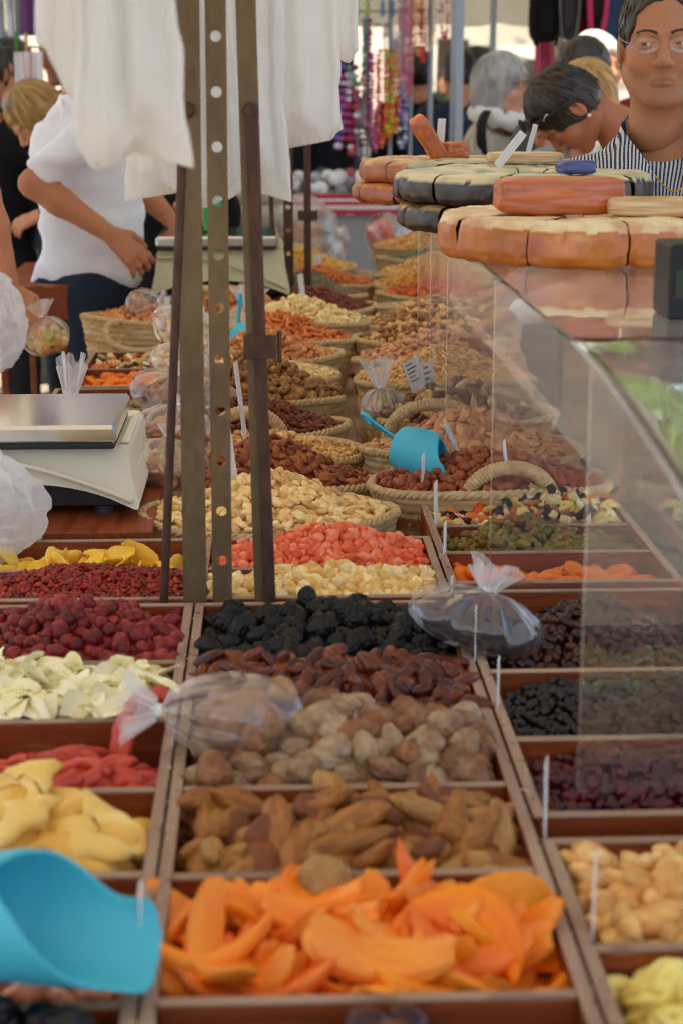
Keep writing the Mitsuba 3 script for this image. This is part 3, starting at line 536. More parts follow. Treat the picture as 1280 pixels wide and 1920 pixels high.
nuts('cracker_stick', 'orange spiced cracker stick', 'in the basket with two rope handles', 'cracker', reps(lambda i: blob((.045, .011, .010), 2, .06, 1.5, .06, 5., .1, .1, 0, ORA[i % 3], 1.8, 440 + i), 6), .025, 4.60, .19, .12, .843, .018, .05, 47, keep=80)
basket(.085, 4.93, .19, .125, TOP, .85, 'tall straw basket of white peeled hazelnuts further back in the middle row', 9)
nuts('peeled_hazelnut', 'white peeled hazelnut', 'in the tall basket of the middle row', 'hazelnut', rounds(5, CREAM, 460, .015, .03, .03), .085, 4.93, .19, .125, .852, .0145, .04, 48, keep=60)
basket(.12, 5.25, .195, .13, TOP, .845, 'straw basket of dark red peanuts far back in the middle row', 10)
nuts('red_peanut', 'dark red skinned peanut', 'far back in the middle row', 'peanut', rounds(5, RED, 480, .014, .04, .04, 1.3), .12, 5.25, .195, .13, .848, .0145, .035, 49, keep=60)
basket(.115, 5.58, .195, .13, TOP, .84, 'straw basket of grey sunflower seeds under a rope handle', 11, handles=[(.05, 5.70, .2, .06, .02)])
nuts('sunflower_seed', 'small grey sunflower seed', 'in the rope handled basket far back', 'seed', almonds(4, [('#8f8168', '#5e5342'), ('#a39478', '#6c604c')], 500, .012, .006, .004, sub=1), .115, 5.58, .195, .13, .843, .0095, .06, 50, keep=0)
basket(.16, 5.94, .195, .13, TOP, .84, 'straw basket of small orange corn snacks far back', 12)
nuts('corn_snack', 'orange roasted corn kernel', 'far back in the middle row', 'corn kernel', rounds(4, ORA, 520, .013, .08, .06, sub=1), .16, 5.94, .195, .13, .843, .014, .035, 51, keep=0)
basket(.11, 6.35, .195, .13, TOP, .85, 'straw basket of yellow chickpeas near the far end', 13, handles=[(.02, 6.25, .16, .05, -.02)])
nuts('chickpea', 'pale yellow roasted chickpea', 'near the far end of the middle row', 'chickpea', rounds(4, [('#d6b257', '#b08a38'), ('#dfc070', '#bd9a48')], 540, .013, .06, .04, sub=1), .11, 6.35, .195, .13, .853, .014, .05, 52, keep=0)
# right row
basket(.382, 3.02, .202, .128, TOP, .815, 'straw basket of sugared peanuts with a thick rope handle under the clear case', 21, handles=[(.405, 2.935, .15, .050, -.02)])
nuts('sugared_peanut', 'knobbly red brown sugared peanut', 'in the basket with the turquoise scoop', 'peanut', rounds(7, [('#a05a38', '#7a4028'), ('#ac6844', '#82482e'), ('#965030', '#6c3620')], 600, .0185, .12, .16, 1.15, 3.5), .382, 3.02, .202, .128, .818, .0175, .028, 60)
basket(.385, 3.32, .207, .13, TOP, .812, 'straw basket of flat tan almonds behind the sugared peanuts', 22)
nuts('flat_almond', 'flat tan roasted almond', 'behind the sugared peanuts', 'almond', almonds(8, SKIN, 620, .027, .017, .0075), .385, 3.32, .207, .13, .815, .0175, .055, 61)
basket(.40, 3.68, .207, .13, TOP, .812, 'straw basket of shelled brazil nuts with a braided handle', 23, handles=[(.335, 3.56, .19, .05, -.02)])
nuts('brazil_nut', 'large cream and brown brazil nut', 'in the right row', 'brazil nut', reps(lambda i: blob((.037, .018, .017), 2, .05, 1.4, .05, 3., .1, .2, 0, [('#c9ab74', '#8f6a3a'), ('#6e4526', '#3f2413'), ('#d6bd8c', '#a37d48'), ('#b89660', '#5f3c20')][i % 4], 1.4, 640 + i), 8), .40, 3.68, .207, .13, .815, .0235, .045, 62)
basket(.405, 4.05, .21, .125, TOP, .83, 'straw basket heaped with pale pine nuts behind the brazil nuts', 24)
nuts('pine_nut', 'slim golden pine nut', 'behind the brazil nuts', 'pine nut', almonds(6, PALE, 660, .017, .0075, .007), .405, 4.05, .21, .125, .833, .0115, .055, 63)
basket(.415, 4.33, .21, .12, TOP, .83, 'straw basket of buff pistachios in the right row', 25)
nuts('buff_pistachio', 'buff pistachio with a split shell', 'in the right row behind the pine nuts', 'pistachio', almonds(7, SKIN, 680, .021, .014, .012), .415, 4.33, .21, .12, .833, .0165, .05, 64, keep=80)
basket(.435, 4.60, .21, .12, TOP, .84, 'straw basket of golden walnut pieces beside the aisle in the right row', 26)
nuts('walnut_piece', 'golden walnut piece', 'in the right row', 'walnut', rounds(7, PALE + WAL, 700, .017, .15, .34, 1.2, 3.2), .435, 4.60, .21, .12, .843, .0165, .06, 65, keep=80)
basket(.475, 4.93, .21, .125, TOP, .84, 'straw basket of shelled mixed nuts in the right row', 27)
nuts('mixed_nut', 'roasted mixed nut', 'in the right row behind the walnut pieces', 'nut', rounds(4, WAL, 720, .019, .05, .05) + reps(lambda i: cashew(.026, 730 + i, PALE[i % 3]), 3), .475, 4.93, .21, .125, .843, .0185, .05, 66, keep=60)
basket(.51, 5.25, .205, .12, TOP, .845, 'nearly empty straw basket of pale nuts far back in the right row', 28)
nuts('cashew', 'pale curved cashew', 'far back in the right row', 'cashew', reps(lambda i: cashew(.024, 740 + i, PALE[i % 3]), 5), .51, 5.25, .205, .12, .835, .018, .02, 67, keep=100)
basket(.54, 5.55, .205, .12, TOP, .845, 'straw basket of bright orange peanuts far back in the right row', 29)
nuts('orange_peanut', 'bright orange coated peanut', 'far back in the right row', 'peanut', rounds(5, [('#c4622c', '#9c4519'), ('#cf7238', '#ab5524')], 760, .015, .05, .05, 1.3, sub=1), .54, 5.55, .205, .12, .848, .0155, .03, 68, keep=0)
basket(.55, 5.85, .205, .12, TOP, .845, 'straw basket of yellow corn nuts far back in the right row', 30)
nuts('corn_nut', 'yellow corn nut', 'far back in the right row', 'corn kernel', rounds(4, [('#cf9a4e', '#a87532'), ('#d9ab62', '#b58540')], 780, .014, .05, .05, 1.2, sub=1), .55, 5.85, .205, .12, .848, .0155, .045, 69, keep=0)
basket(.57, 6.15, .205, .12, TOP, .845, 'straw basket of buff peanuts near the far end of the right row', 31)
nuts('buff_peanut', 'buff peanut', 'near the far end of the right row', 'peanut', rounds(4, PALE, 800, .015, .05, .05, 1.3, sub=1), .57, 6.15, .205, .12, .848, .0155, .05, 70, keep=0)
basket(.605, 6.55, .205, .12, TOP, .86, 'straw basket of dull green pumpkin seeds near the far end', 32)
nuts('pumpkin_seed', 'dull green pumpkin seed', 'near the far end of the right row', 'seed', almonds(4, [('#7d8062', '#565a42'), ('#8c8f70', '#62664c')], 820, .015, .008, .004, sub=1), .605, 6.55, .205, .12, .862, .0125, .02, 71, keep=0)
basket(.62, 6.95, .205, .12, TOP, .87, 'farthest straw basket of golden nuts in the right row', 33)
nuts('golden_nut', 'golden roasted nut', 'in the farthest basket of the right row', 'nut', rounds(4, PALE, 840, .017, .05, .05, 1.2, sub=1), .62, 6.95, .205, .12, .872, .0165, .04, 72, keep=0)
# left of the posts
lb = basket(-.345, 4.93, .17, .135, .745, .862, 'tall straw basket with a rope loop hanging down its front on the left', 41, flare=.9)
p = np.array([[-.41, 4.788, .862], [-.43, 4.76, .86], [-.435, 4.745, .835], [-.40, 4.735, .805], [-.35, 4.735, .795], [-.29, 4.74, .805], [-.26, 4.76, .835], [-.25, 4.785, .862]])
add('handle', rope(p, .010, 7), 'vc_matte', parent=lb)
nuts('tan_almond', 'tan almond', 'in the tall left basket with the hanging loop', 'almond', almonds(5, SALT, 860, .024, .0145, .010), -.345, 4.93, .17, .135, .862, .0165, .01, 73, keep=60)
basket(-.10, 5.10, .16, .12, TOP, .86, 'straw basket of orange nuts half hidden behind the perforated post', 42, handles=[(-.18, 5.02, .11, .07, -.02)])
nuts('orange_nut', 'orange roasted nut', 'half hidden behind the near posts', 'nut', rounds(5, SALT, 880, .018, .05, .05, 1.25), -.10, 5.10, .16, .12, .862, .0175, .04, 74, keep=80)
# left trays
heap('tray_green_raisin', 'light green raisin', 'in the far left tray above the steel scale', 'raisin', reps(lambda i: blob((.024, .016, .013), 2, .09, 1.6, .14, 3.5, .1, .1, 0, [('#8c7a1c', '#6a540e'), ('#9a862a', '#7a6416'), ('#946a28', '#6e4416')][i % 3], 1.5, i + 900), 6), rect(-.50, -.25, 3.86, 4.12, .014), level(.772, [(-.35, 4.0, .012, .1, .08)], .005, 18, 80), .0165, 'vc_gloss', seed=80, keep=70)
heap('tray_peanut', 'brown peanut', 'in the left tray right behind the steel scale', 'peanut', rounds(5, SKIN, 920, .016, .08, .1, 1.3), rect(-.50, -.25, 3.62, 3.86, .014), level(.765, [(-.28, 3.75, .02, .06, .08)], .005, 18, 81), .0165, seed=81, keep=70)
heap('tray_apricot', 'bright orange dried apricot', 'in the farthest left tray', 'apricot', reps(lambda i: blob((.036, .03, .016), 3, .08, 1.4, .05, 2.5, .1, .08, 0, ('#f0901e', '#dd7410'), 1.5, i + 940), 4), rect(-.47, -.20, 4.14, 4.42, .02), level(.775, [(-.30, 4.3, .01, .08, .08)], .006, 18, 82), .027, seed=82, keep=70)
MIX = [chip(.016, .005, 1, ('#e4cc74', '#cba548'), '#7a5a2a'), chip(.015, .005, 2, ('#eadb94', '#d2b45a'), '#8a6a3a'), cube((.020, .018, .014), 3, ('#e0642c', '#cc4a1c')), cube((.018, .016, .014), 4, ('#e8843c', '#d86a24')),
       blob((.022, .017, .014), 2, .1, 1.6, .2, 3.5, cols=('#3a1c18', '#1e0d0c'), seed=5), blob((.020, .015, .013), 2, .1, 1.6, .2, 3.5, cols=('#55221c', '#2c100e'), seed=6), strip(.032, .012, .002, .5, .3, 7, ('#e9e2cc', '#d6ccae')), strip(.028, .011, .002, .4, -.3, 8, ('#f0ead8', '#ddd4ba')),
       cashew(.026, 9, PALE[1]), cube((.018, .016, .014), 10, ('#e6d2a0', '#d2b878')), blob((.024, .015, .012), 2, .1, 1.6, .1, 3., cols=('#c08a50', '#94602e'), seed=11), blob((.021, .016, .013), 2, .1, 1.6, .2, 3.5, cols=('#431f16', '#24100c'), seed=12)]
heap('mixed_fruit_piece', 'bit of dried tropical fruit mix', 'under the clear case in the right tray', 'dried fruit', MIX, rect(RX0, RX1, 2.785, 2.992, .018), level(.782, [(.47, 2.90, .040, .11, .08)], .006, 18, 83), .0185, tilt=34, roll=40, extra=.6, seed=83)
heap('tray_fruit_mix_piece', 'bit of dried fruit mix', 'in the far left tray below the handled basket', 'dried fruit', MIX, rect(-.47, -.20, 4.42, 4.70, .018), level(.782, [(-.25, 4.56, .03, .09, .1)], .006, 18, 84), .0185, tilt=34, roll=40, extra=.6, seed=84, keep=80)
# ------------------------------------------------------------------ canopy and posts
cn = thing('stall_canopy', 'cream canvas canopy stretched over the dried fruit stall', 'canopy')
X, Y = np.meshgrid(np.linspace(-1.75, .80, 18), np.linspace(-1.7, 7.6, 48), indexing='ij')
Z = 2.40 + .10 * (1 - ((X + .45) / 1.3) ** 2) + .02 * np.sin(Y * 2.4 + X) - .05 * np.abs(np.sin(Y * np.pi / 2.6)) ** .5
add('cloth', sheet(np.stack([X, Y, Z], -1)), 'canvas', parent=cn)
for x in (-1.72, .77):
    add('rail', tube([[x, -1.7, 2.385], [x, 7.6, 2.385]], .016, 8), 'grey_steel', parent=cn)
for x, y in ((-1.72, -1.6), (.77, -1.6), (-1.72, 3.8), (-1.72, 7.5), (.77, 7.5)):
    add('upright', tube([[x, y, 0.002], [x, y, 2.37]], .018, 8), 'grey_steel', parent=cn)
def perforated(x, y, z0, z1, w, th, holes, rad, lean=0.):
    """a flat bar with round holes, standing at x, y"""
    import shapely.geometry as sg
    s = sg.box(-w / 2, z0, w / 2, z1)
    for h in holes: s = s.difference(sg.Point(0, h).buffer(rad, 10))
    m = trimesh.creation.extrude_polygon(s, th, engine='earcut'); v = np.array(m.vertices); f = np.array(m.faces)
    return np.stack([x + v[:, 0] + lean * (v[:, 1] - z0), y + v[:, 2], v[:, 1]], 1), f[:, ::-1]
t = thing('metal_stand', 'near metal stand of olive patinated flat bars with one perforated bar', 'stand')
a0 = perforated(-.106, 2.3555, .702, 2.40, .032, .004, [], .01, .006); add('flat_bar', a0, 'patina', smooth=False, parent=t)
add('perforated_bar', perforated(-.068, 2.3555, .702, 2.40, .027, .004, np.arange(.86, 2.3, .0695), .0071, .004), 'patina', smooth=False, parent=t)
add('flat_bar', perforated(-.0085, 2.3545, .702, 2.40, .026, .004, [], .01, -.0195), 'patina', smooth=False, parent=t)
add('round_rod', tube([[-.1545, 2.3575, .703], [-.124, 2.3575, 1.19], [-.1085, 2.3575, 1.43]], .0062, 10), 'rust', parent=t)
v_, f_ = box(-.008, .0085, 2.3465, 2.3535, .703, 1.462, .002); v_ = np.array(v_); v_[:, 0] -= .021 * (v_[:, 2] - .703) / .76; add('angle_bar', (v_, f_), 'rust', smooth=False, parent=t)
for x, z in ((-.1025, 1.463), (-.0215, 1.462)):
    bv, bf = lathe([(0.0005, 0), (.0095, 0), (.0105, .002), (.0105, .006), (.008, .009), (.0005, .010)], 12); add('bolt', xf((bv, bf), tr(x, 2.3545, z) @ rot([1, 0, 0], 90)), 'rust', smooth=40, parent=t)
add('clip', box(-.034, .010, 2.3435, 2.3455, 1.14, 1.172), 'rust', smooth=False, parent=t); add('clip', box(.0105, .017, 2.345, 2.358, 1.135, 1.177), 'rust', smooth=False, parent=t)
t = thing('metal_stand', 'far metal stand of dark rusty bars further back between the baskets', 'stand')
add('perforated_bar', perforated(.062, 5.418, .702, 2.38, .030, .004, np.arange(.99, 2.3, .0695), .0071, -.002), 'rust', smooth=False, parent=t)
add('angle_bar', box(.108, .130, 5.412, 5.419, .702, 2.38, .002), 'rust', smooth=False, parent=t)
add('round_rod', tube([[.020, 5.416, .703], [.006, 5.416, 1.35]], .0075, 10), 'rust', parent=t)
add('clip', box(.09, .15, 5.406, 5.4115, 1.09, 1.12), 'rust', smooth=False, parent=t)
# ------------------------------------------------------------------ white carrier bags
def carrier(name, cx, cy, ztop, zbot, wt, wb, dep, seed, label, col='#f2f2f0', skew=0., nf=5, ragged=.02, top=None, fall=0.):
    n, m = 90, 44; an = np.linspace(0, 2 * np.pi, n + 1)[:-1]; s = np.linspace(0, 1, m); r = np.random.default_rng(seed)
    P = np.zeros((m, n, 3)); ph = r.uniform(0, 6, 4)
    for i, q in enumerate(s):
        w = (wt + (wb - wt) * q ** .7) / 2; d = dep * (.25 + .75 * np.sin(np.pi * min(1, .25 + q * .62)))
        if q > .93: d *= max(.05, 1 - ((q - .93) / .07) ** 2 * .9)
        fold = 1 + (.20 - .08 * q) * np.sin(an * nf + ph[0] + q * .6) + .13 * np.sin(an * (2 * nf + 1) + ph[1] - q) + .06 * np.sin(an * (4 * nf + 3) + ph[2])
        x = w * np.cos(an) * (1 + .03 * np.sin(an * 7 + q * 5 + ph[3])); y = d * np.sin(an) * fold + .25 * d * np.sin(np.cos(an) * nf * 1.6 + ph[1])
        z = ztop + (zbot - ztop) * q + (ragged * q ** 3) * np.sin(np.cos(an) * 4 + ph[3]) + fall * q ** 2 * np.cos(an) * w
        P[i] = np.stack([cx + x + skew * q, cy + y, z], 1)
    P = P.reshape(-1, 3); P = P + .016 * np.stack([nz(P, 9, seed + k) for k in range(3)], 1) + .010 * np.stack([nz(P, 26, seed + k + 4, 4) for k in range(3)], 1)
    i, j = np.meshgrid(np.arange(m - 1), np.arange(n), indexing='ij')
    f = tri(np.stack([i * n + j, i * n + (j + 1) % n, (i + 1) * n + (j + 1) % n, (i + 1) * n + j], -1).reshape(-1, 4))
    b = P[-n:].mean(0); P = np.vstack([P, b]); k = np.arange(n); f = np.vstack([f, np.stack([(m - 1) * n + k, (m - 1) * n + (k + 1) % n, 0 * k + len(P) - 1], 1)])
    c = np.broadcast_to(lin(col), P.shape)
    t = thing(name, label, 'plastic bag', 'white plastic carrier bags hanging over the stall') if top else None
    key = add('film' if t else name, (P, f, c.copy()), 'vc_bag', parent=t, label=None if t else label, cat=None if t else 'plastic bag', group=None if t else 'white plastic bags')
    if t:
        for sx in (-1, 1):
            q = spline([[cx + sx * wt * .35, cy, ztop + .01], [cx + sx * wt * .30, cy + .004, ztop + .08], [top[0], top[1], top[2]]], 10); v, f = tube(q, np.linspace(.022, .010, 10), 9, flat=.5); add('handle', (v + .004 * np.stack([nz(v, 60, seed), nz(v, 60, seed + 1), nz(v, 60, seed + 2)], 1), f), 'vc_bag', col, parent=t)
    return key
rail = add('bag_rail', tube([[-.6, 1.76, 2.10], [-.3, 2.0, 2.10], [.25, 2.58, 2.10]], .008, 8), 'rust', label='rusty overhead rail from which the white carrier bags hang', cat='rail')
for x, y in ((-.6, 1.76), (.25, 2.58)): add('hanger', tube([[x, y, 2.107], [x, y, 2.44]], .005, 6), 'rust', parent=rail)
carrier('carrier_bag', -.168, 1.77, 1.86, 1.49, .10, .105, .032, 1, 'leftmost hanging white bag whose blurred hem crosses the T-shirt', top=(-.2, 1.85, 2.09), fall=-.45)
carrier('carrier_bag', -.132, 1.74, 1.86, 1.436, .055, .112, .034, 2, 'large near white bag hanging just left of the olive posts', top=(-.15, 1.80, 2.09), skew=.002, nf=6, fall=.02)
carrier('carrier_bag', -.115, 2.44, 1.86, 1.352, .10, .16, .03, 3, 'beige shaded carrier bag hanging behind the left post', top=(-.1, 2.4, 2.09))
carrier('carrier_bag', -.03, 2.50, 1.86, 1.36, .07, .12, .03, 4, 'white carrier bag seen in the gaps between the near posts', top=(-.03, 2.45, 2.09))
carrier('carrier_bag', .032, 2.56, 1.86, 1.415, .10, .15, .045, 5, 'creased white carrier bag hanging right of the posts', top=(.03, 2.5, 2.09), fall=.42, nf=3)
carrier('carrier_bag', .105, 3.0, 1.86, 1.545, .06, .09, .035, 6, 'small bluish white bag hanging furthest right behind the creased one', top=(.1, 2.9, 2.09))
# bags standing at the left edge
def sack(name, c, r, seed, label, col, top=None, n=64, m=40, amp=.16):
    an = np.linspace(0, 2 * np.pi, n + 1)[:-1]; s = np.linspace(0, 1, m); P = np.zeros((m, n, 3)); g = np.random.default_rng(seed); ph = g.uniform(0, 6, 5)
    for i, q in enumerate(s):
        k = np.sin(np.pi * min(q * .93 + .02, 1)) ** .55 * (1 - .35 * q); fold = 1 + amp * q * np.sin(an * 7 + ph[0] + 2 * q) + amp * .6 * np.sin(an * 13 + ph[1] - 3 * q) * (.3 + q)
        P[i] = np.stack([c[0] + r[0] * k * fold * np.cos(an), c[1] + r[1] * k * fold * np.sin(an), 0 * an + c[2] + r[2] * q], 1)
    P = P.reshape(-1, 3); P += .55 * min(r) * np.stack([nz(P / min(r), 2.4, seed + k, 4) for k in range(3)], 1)
    i, j = np.meshgrid(np.arange(m - 1), np.arange(n), indexing='ij'); f = tri(np.stack([i * n + j, i * n + (j + 1) % n, (i + 1) * n + (j + 1) % n, (i + 1) * n + j], -1).reshape(-1, 4))
    return add(name, (P, f), 'sack_film', label=label, cat='plastic bag')
sack('plastic_bag', (-.445, 2.65, .785), (.115, .055, .175), 11, 'crumpled translucent white bag on the tray beside the scale', '#e6e4df')
sack('plastic_bag', (-.665, 4.25, .82), (.10, .08, .25), 12, 'tall white plastic bag standing at the left edge above the scale', '#e4e3e0')
# ------------------------------------------------------------------ clear knotted bags of goods
def nut_bag(c, r, axis, seed, label, goods, what, n_in, knot=.3, mat='clear_film', flat=1., roll=0., matg='vc_satin', tail=1.):
    """a clear bag gathered at a knot on its local +z end; goods lie inside"""
    t = thing('clear_bag', label, 'plastic bag'); n, m = 72, 34; an = np.linspace(0, 2 * np.pi, n + 1)[:-1]; g = np.random.default_rng(seed); ph = g.uniform(0, 6, 6)
    M = tr(*c) @ trimesh.geometry.align_vectors([0, 0, 1], np.array(axis) / np.linalg.norm(axis)) @ rot([0, 0, 1], roll); prof = []
    for q in np.linspace(0, 1, m):
        if q < .72: a = q / .72; rr, z = np.sin(np.pi * (.04 + .90 * a)) ** .62, -.95 + 1.9 * a * (.5 + .5 * a ** .5)
        else: a = (q - .72) / .28; rr, z = .11 + .03 * np.sin(9 * a), .95 + .22 * a
        prof.append((max(rr, .10), z))
    P = np.zeros((m, n, 3))
    for i, (rr, z) in enumerate(prof):
        k = np.clip((z + .2) / 1.1, 0, 1); fold = 1 + k * (.12 * np.sin(an * 9 + ph[0]) + .11 * np.sin(an * 14 + ph[1]) + .08 * np.sin(an * 23 + ph[2])) + .03 * np.sin(3 * an + ph[3])
        P[i] = np.stack([r[0] * rr * fold * np.cos(an), r[1] * rr * fold * np.sin(an), r[2] * z + 0 * an], 1)
    P = P.reshape(-1, 3); P += .09 * min(r) * np.stack([nz(P / min(r), 2.0, seed + k, 3) for k in range(3)], 1)
    i, j = np.meshgrid(np.arange(m - 1), np.arange(n), indexing='ij'); f = tri(np.stack([i * n + j, i * n + (j + 1) % n, (i + 1) * n + (j + 1) % n, (i + 1) * n + j], -1).reshape(-1, 4))
    f = np.vstack([f, np.stack([np.arange(1, n - 1) + 1, np.arange(1, n - 1), np.zeros(n - 2, int)], 1)])
    add('film', xf((P, f), M), mat, parent=t)
    # gathered neck, tie and ruffled tail
    nk = min(r) * .16; ring_ = lathe([(nk * .5, -.4 * nk), (nk * .95, -.2 * nk), (nk, .1 * nk), (nk * .9, .35 * nk), (nk * .4, .5 * nk)], 16); add('tie', xf(colored(ring_, '#e8e8e6'), M @ tr(0, 0, r[2] * 1.02)), 'vc_satin', parent=t)
    a = np.linspace(0, 1, 12)[:, None]; fl = .25 + .75 * a; rad = knot * min(r) * fl * (1 + .35 * np.sin(an * 5 + ph[4])[None] + .25 * np.sin(an * 11 + ph[5])[None]) + nk * .5
    TP = np.stack([rad * np.cos(an), rad * np.sin(an), r[2] * 1.04 + tail * knot * 1.25 * min(r) * a * (1 + .2 * np.sin(an * 3 + ph[1])[None])], -1); add('tail', xf(sheet(np.concatenate([TP, TP[:, :1]], 1)), M), 'milky_film', parent=t)
    ps = []
    for k in range(n_in):
        d = g.normal(size=3); d /= np.linalg.norm(d); q = d * np.array(r) * g.uniform(.55, .80) * [1, 1, 1]; q[2] = q[2] * .72 - .22 * r[2]
        lim = np.sin(np.pi * np.clip((q[2] / r[2] + .95) / 1.9, .05, .95)) ** .62; w = math.hypot(q[0] / r[0], q[1] / r[1])
        if w > lim * .86: q[:2] *= lim * .86 / w
        ps.append(xf(goods[int(g.integers(len(goods)))], tr(*q) @ rot(g.normal(size=3), g.uniform(0, 360))))
    ps.append(colored(xf(ico(3), sc(r[0] * .62, r[1] * .62, r[2] * .55) @ tr(0, 0, -.35)), np.mean([np.mean(q[2], 0) for q in goods], axis=0)))
    add('bagged_goods', xf(cat(ps), M), matg, label=f'{what} packed in the {label}', cat='bagged goods', kind='stuff')
figs = reps(lambda i: blob((.042, .036, .030), 3, .07, 1.5, .16, 3.5, .28, 0, 0, ('#a98464', '#7d573a'), 1.7, i + 20), 4)
rais = reps(lambda i: blob((.019, .014, .012), 2, .10, 1.6, .22, 3.5, .1, .1, 0, ('#3c1b10', '#200d08'), 1.5, i + 240), 4)
nut_bag((-.04, 1.80, .838), (.048, .045, .082), (-1, -.18, .16), 21, 'clear bag of pale figs knotted at its left end on the middle tray', figs, 'pale figs', 26, knot=.6, roll=30)
nut_bag((.258, 2.14, .838), (.088, .062, .040), (.30, .02, .95), 22, 'clear bag of black raisins tied with a white bow at the tray edge', rais, 'black raisins', 190, knot=.62, roll=0, mat='clear_film')
nut_bag((.235, 3.66, .835), (.050, .06, .042), (-.12, .05, 1), 23, 'clear bag of brazil nuts with a tall white twist between the basket rows', reps(lambda i: blob((.034, .017, .016), 2, .05, 1.4, .05, 3., .1, .2, 0, [('#c9ab74', '#8f6a3a'), ('#b89660', '#5f3c20')][i % 2], 1.4, 640 + i), 4), 'brazil nuts', 50, knot=.55, tail=1.8)
AL = almonds(5, SKIN, 1000); BA = almonds(4, BROWN, 1020)
nut_bag((-.185, 3.10, .835), (.075, .09, .050), (.1, .2, 1), 24, 'lowest clear bag of skinned almonds in the stack behind the scale', AL, 'almonds', 80, roll=20)
nut_bag((-.175, 3.28, .865), (.07, .085, .045), (.2, .3, 1), 25, 'clear bag of peeled nuts second from the bottom of the stack behind the scale', almonds(4, SALT, 1040), 'peeled nuts', 80, roll=50)
nut_bag((-.19, 3.42, .905), (.07, .085, .045), (.25, -.2, 1), 26, 'clear bag of brown almonds in the middle of the stack behind the scale', BA, 'brown almonds', 80, roll=80)
nut_bag((-.175, 3.60, .930), (.075, .085, .048), (.5, .2, 1), 27, 'clear bag of walnuts second from the top of the stack behind the scale', rounds(4, PALE, 1060, .019, .15, .34, 1.2), 'walnuts', 80, roll=10)
nut_bag((-.18, 3.74, .975), (.08, .09, .050), (.8, .1, .7), 28, 'topmost clear bag of walnuts in the stack behind the scale', rounds(4, PALE, 1080, .020, .15, .34, 1.2), 'walnuts', 80, roll=0)
nut_bag((-.345, 4.90, .895), (.052, .05, .050), (.7, -.3, .25), 29, 'clear bag of almonds lying in the tall left basket', almonds(4, SKIN, 1100), 'almonds', 75, knot=.4)
nut_bag((-.065, 4.62, .885), (.05, .05, .045), (.2, .2, 1), 30, 'clear bag of pale chips seen between the near posts', almonds(4, PALE, 1120), 'pale chips', 70, knot=.8)
nut_bag((-.40, 3.50, .80), (.10, .09, .085), (.05, .1, 1), 31, 'knotted milky bag with colourful sweets behind the steel scale', rounds(2, [('#c84a3a', '#a83020')], 1140, .02) + rounds(2, [('#d8a84a', '#b88428')], 1150, .02), 'colourful sweets', 60, knot=.22, mat='milky_film', tail=3.2)
nut_bag((.16, 7.0, .88), (.20, .20, .13), (.9, -.3, .3), 32, 'large clear sack of brown nuts lying at the far end of the table', almonds(4, SKIN, 1160, .03, .02, .015), 'brown nuts', 110, knot=.14)
nut_bag((.49, 7.45, .86), (.11, .20, .09), (1, .1, .2), 33, 'clear bag with an orange lining at the far end of the right row', rounds(3, [('#d0562a', '#b84018')], 1180, .03), 'orange snacks', 90, knot=.15)
# ------------------------------------------------------------------ turquoise scoops
TQ = '#48b2c6'
def scoop(c, ax, up, s, label, cut=(.34, .92), handle=(-.7, .0, .5), hl=.075, col=TQ):
    t = thing('plastic_scoop', label, 'scoop', 'turquoise plastic scoops'); ax = np.array(ax, float); ax /= np.linalg.norm(ax); up = np.array(up, float); up -= ax * (up @ ax); up /= np.linalg.norm(up); sd = np.cross(ax, up)
    M = np.eye(4); M[:3, 0], M[:3, 1], M[:3, 2], M[:3, 3] = ax, sd, up, c; M = M @ sc(s)
    u = np.linspace(0, 1, 40)[:, None]; q = np.linspace(-1, 1, 41)[None]; e = np.clip((u - cut[0]) / (cut[1] - cut[0]), 0, 1); e = e * e * (3 - 2 * e)
    A = np.pi * (1 - .66 * e) * np.where(u > .9, np.sqrt(np.clip(1 - ((u - .9) / .115) ** 2, .03, 1)), 1); R = .043 * (.86 + .14 * np.minimum(u * 4, 1)); L = .125
    P = np.stack([L * u + 0 * q, R * np.sin(A * q), -R * np.cos(A * q) * (1 + .05 * u)], -1)
    add('bowl', xf(sheet(P, .0026), M), 'vc_satin', col, parent=t)
    d = lathe([(.0005, 0), (.034, .0), (.0365, .0015), (.0365, .003), (.0005, .003)], 28); add('back_plate', xf(d, M @ rot([0, 1, 0], 90) @ tr(0, 0, -.0015)), 'vc_satin', col, smooth=40, parent=t)
    # handle: two rails joined by ribs, with a hanging ring
    h = np.array(handle, float); h /= np.linalg.norm(h); p0 = np.array([0.0, 0, .006]); H = hl; bn = np.array([0, 1., 0]); nn = np.cross(h, bn); ms = []
    for sgn in (-1, 1): ms.append(tube([p0 + bn * sgn * .009, p0 + h * H + bn * sgn * .007], .0022, 6))
    ms.append(tube([p0, p0 + h * H], .006, 8, flat=.35))
    for k in np.linspace(.06, .94, 9): ms.append(tube([p0 + h * H * k - bn * .009, p0 + h * H * k + bn * .009], .0034, 6))
    k = np.linspace(0, 2 * np.pi, 22); cc = p0 + h * (H + .011); ms.append(tube(cc + .0125 * (np.cos(k)[:, None] * h + np.sin(k)[:, None] * bn), .0042, 8, caps=False))
    add('handle', xf(cat(ms), M), 'vc_satin', col, parent=t)
scoop((.232, 3.085, .868), (.80, -.62, -.20), (.55, .50, .75), 1.0, 'turquoise scoop resting in the sugared peanuts with its ribbed handle up', handle=(-.97, .0, .24), hl=.085)
scoop((-.236, 1.275, .874), (1, -.10, -.05), (.0, -.50, 1), 1.15, 'large blurred turquoise scoop across the lower left corner', cut=(.0, .80), handle=(-.9, 0, .3))
scoop((-.175, 4.42, .845), (.75, .25, -.35), (.3, -.2, 1), .95, 'turquoise scoop lying handle up in the farthest left tray', handle=(-.9, 0, .35), hl=.085)
scoop((-.085, 4.50, .865), (.8, -.45, -.3), (.45, .5, .8), 1.1, 'turquoise scoop seen between the olive posts', handle=(-.5, .0, .95), hl=.085)
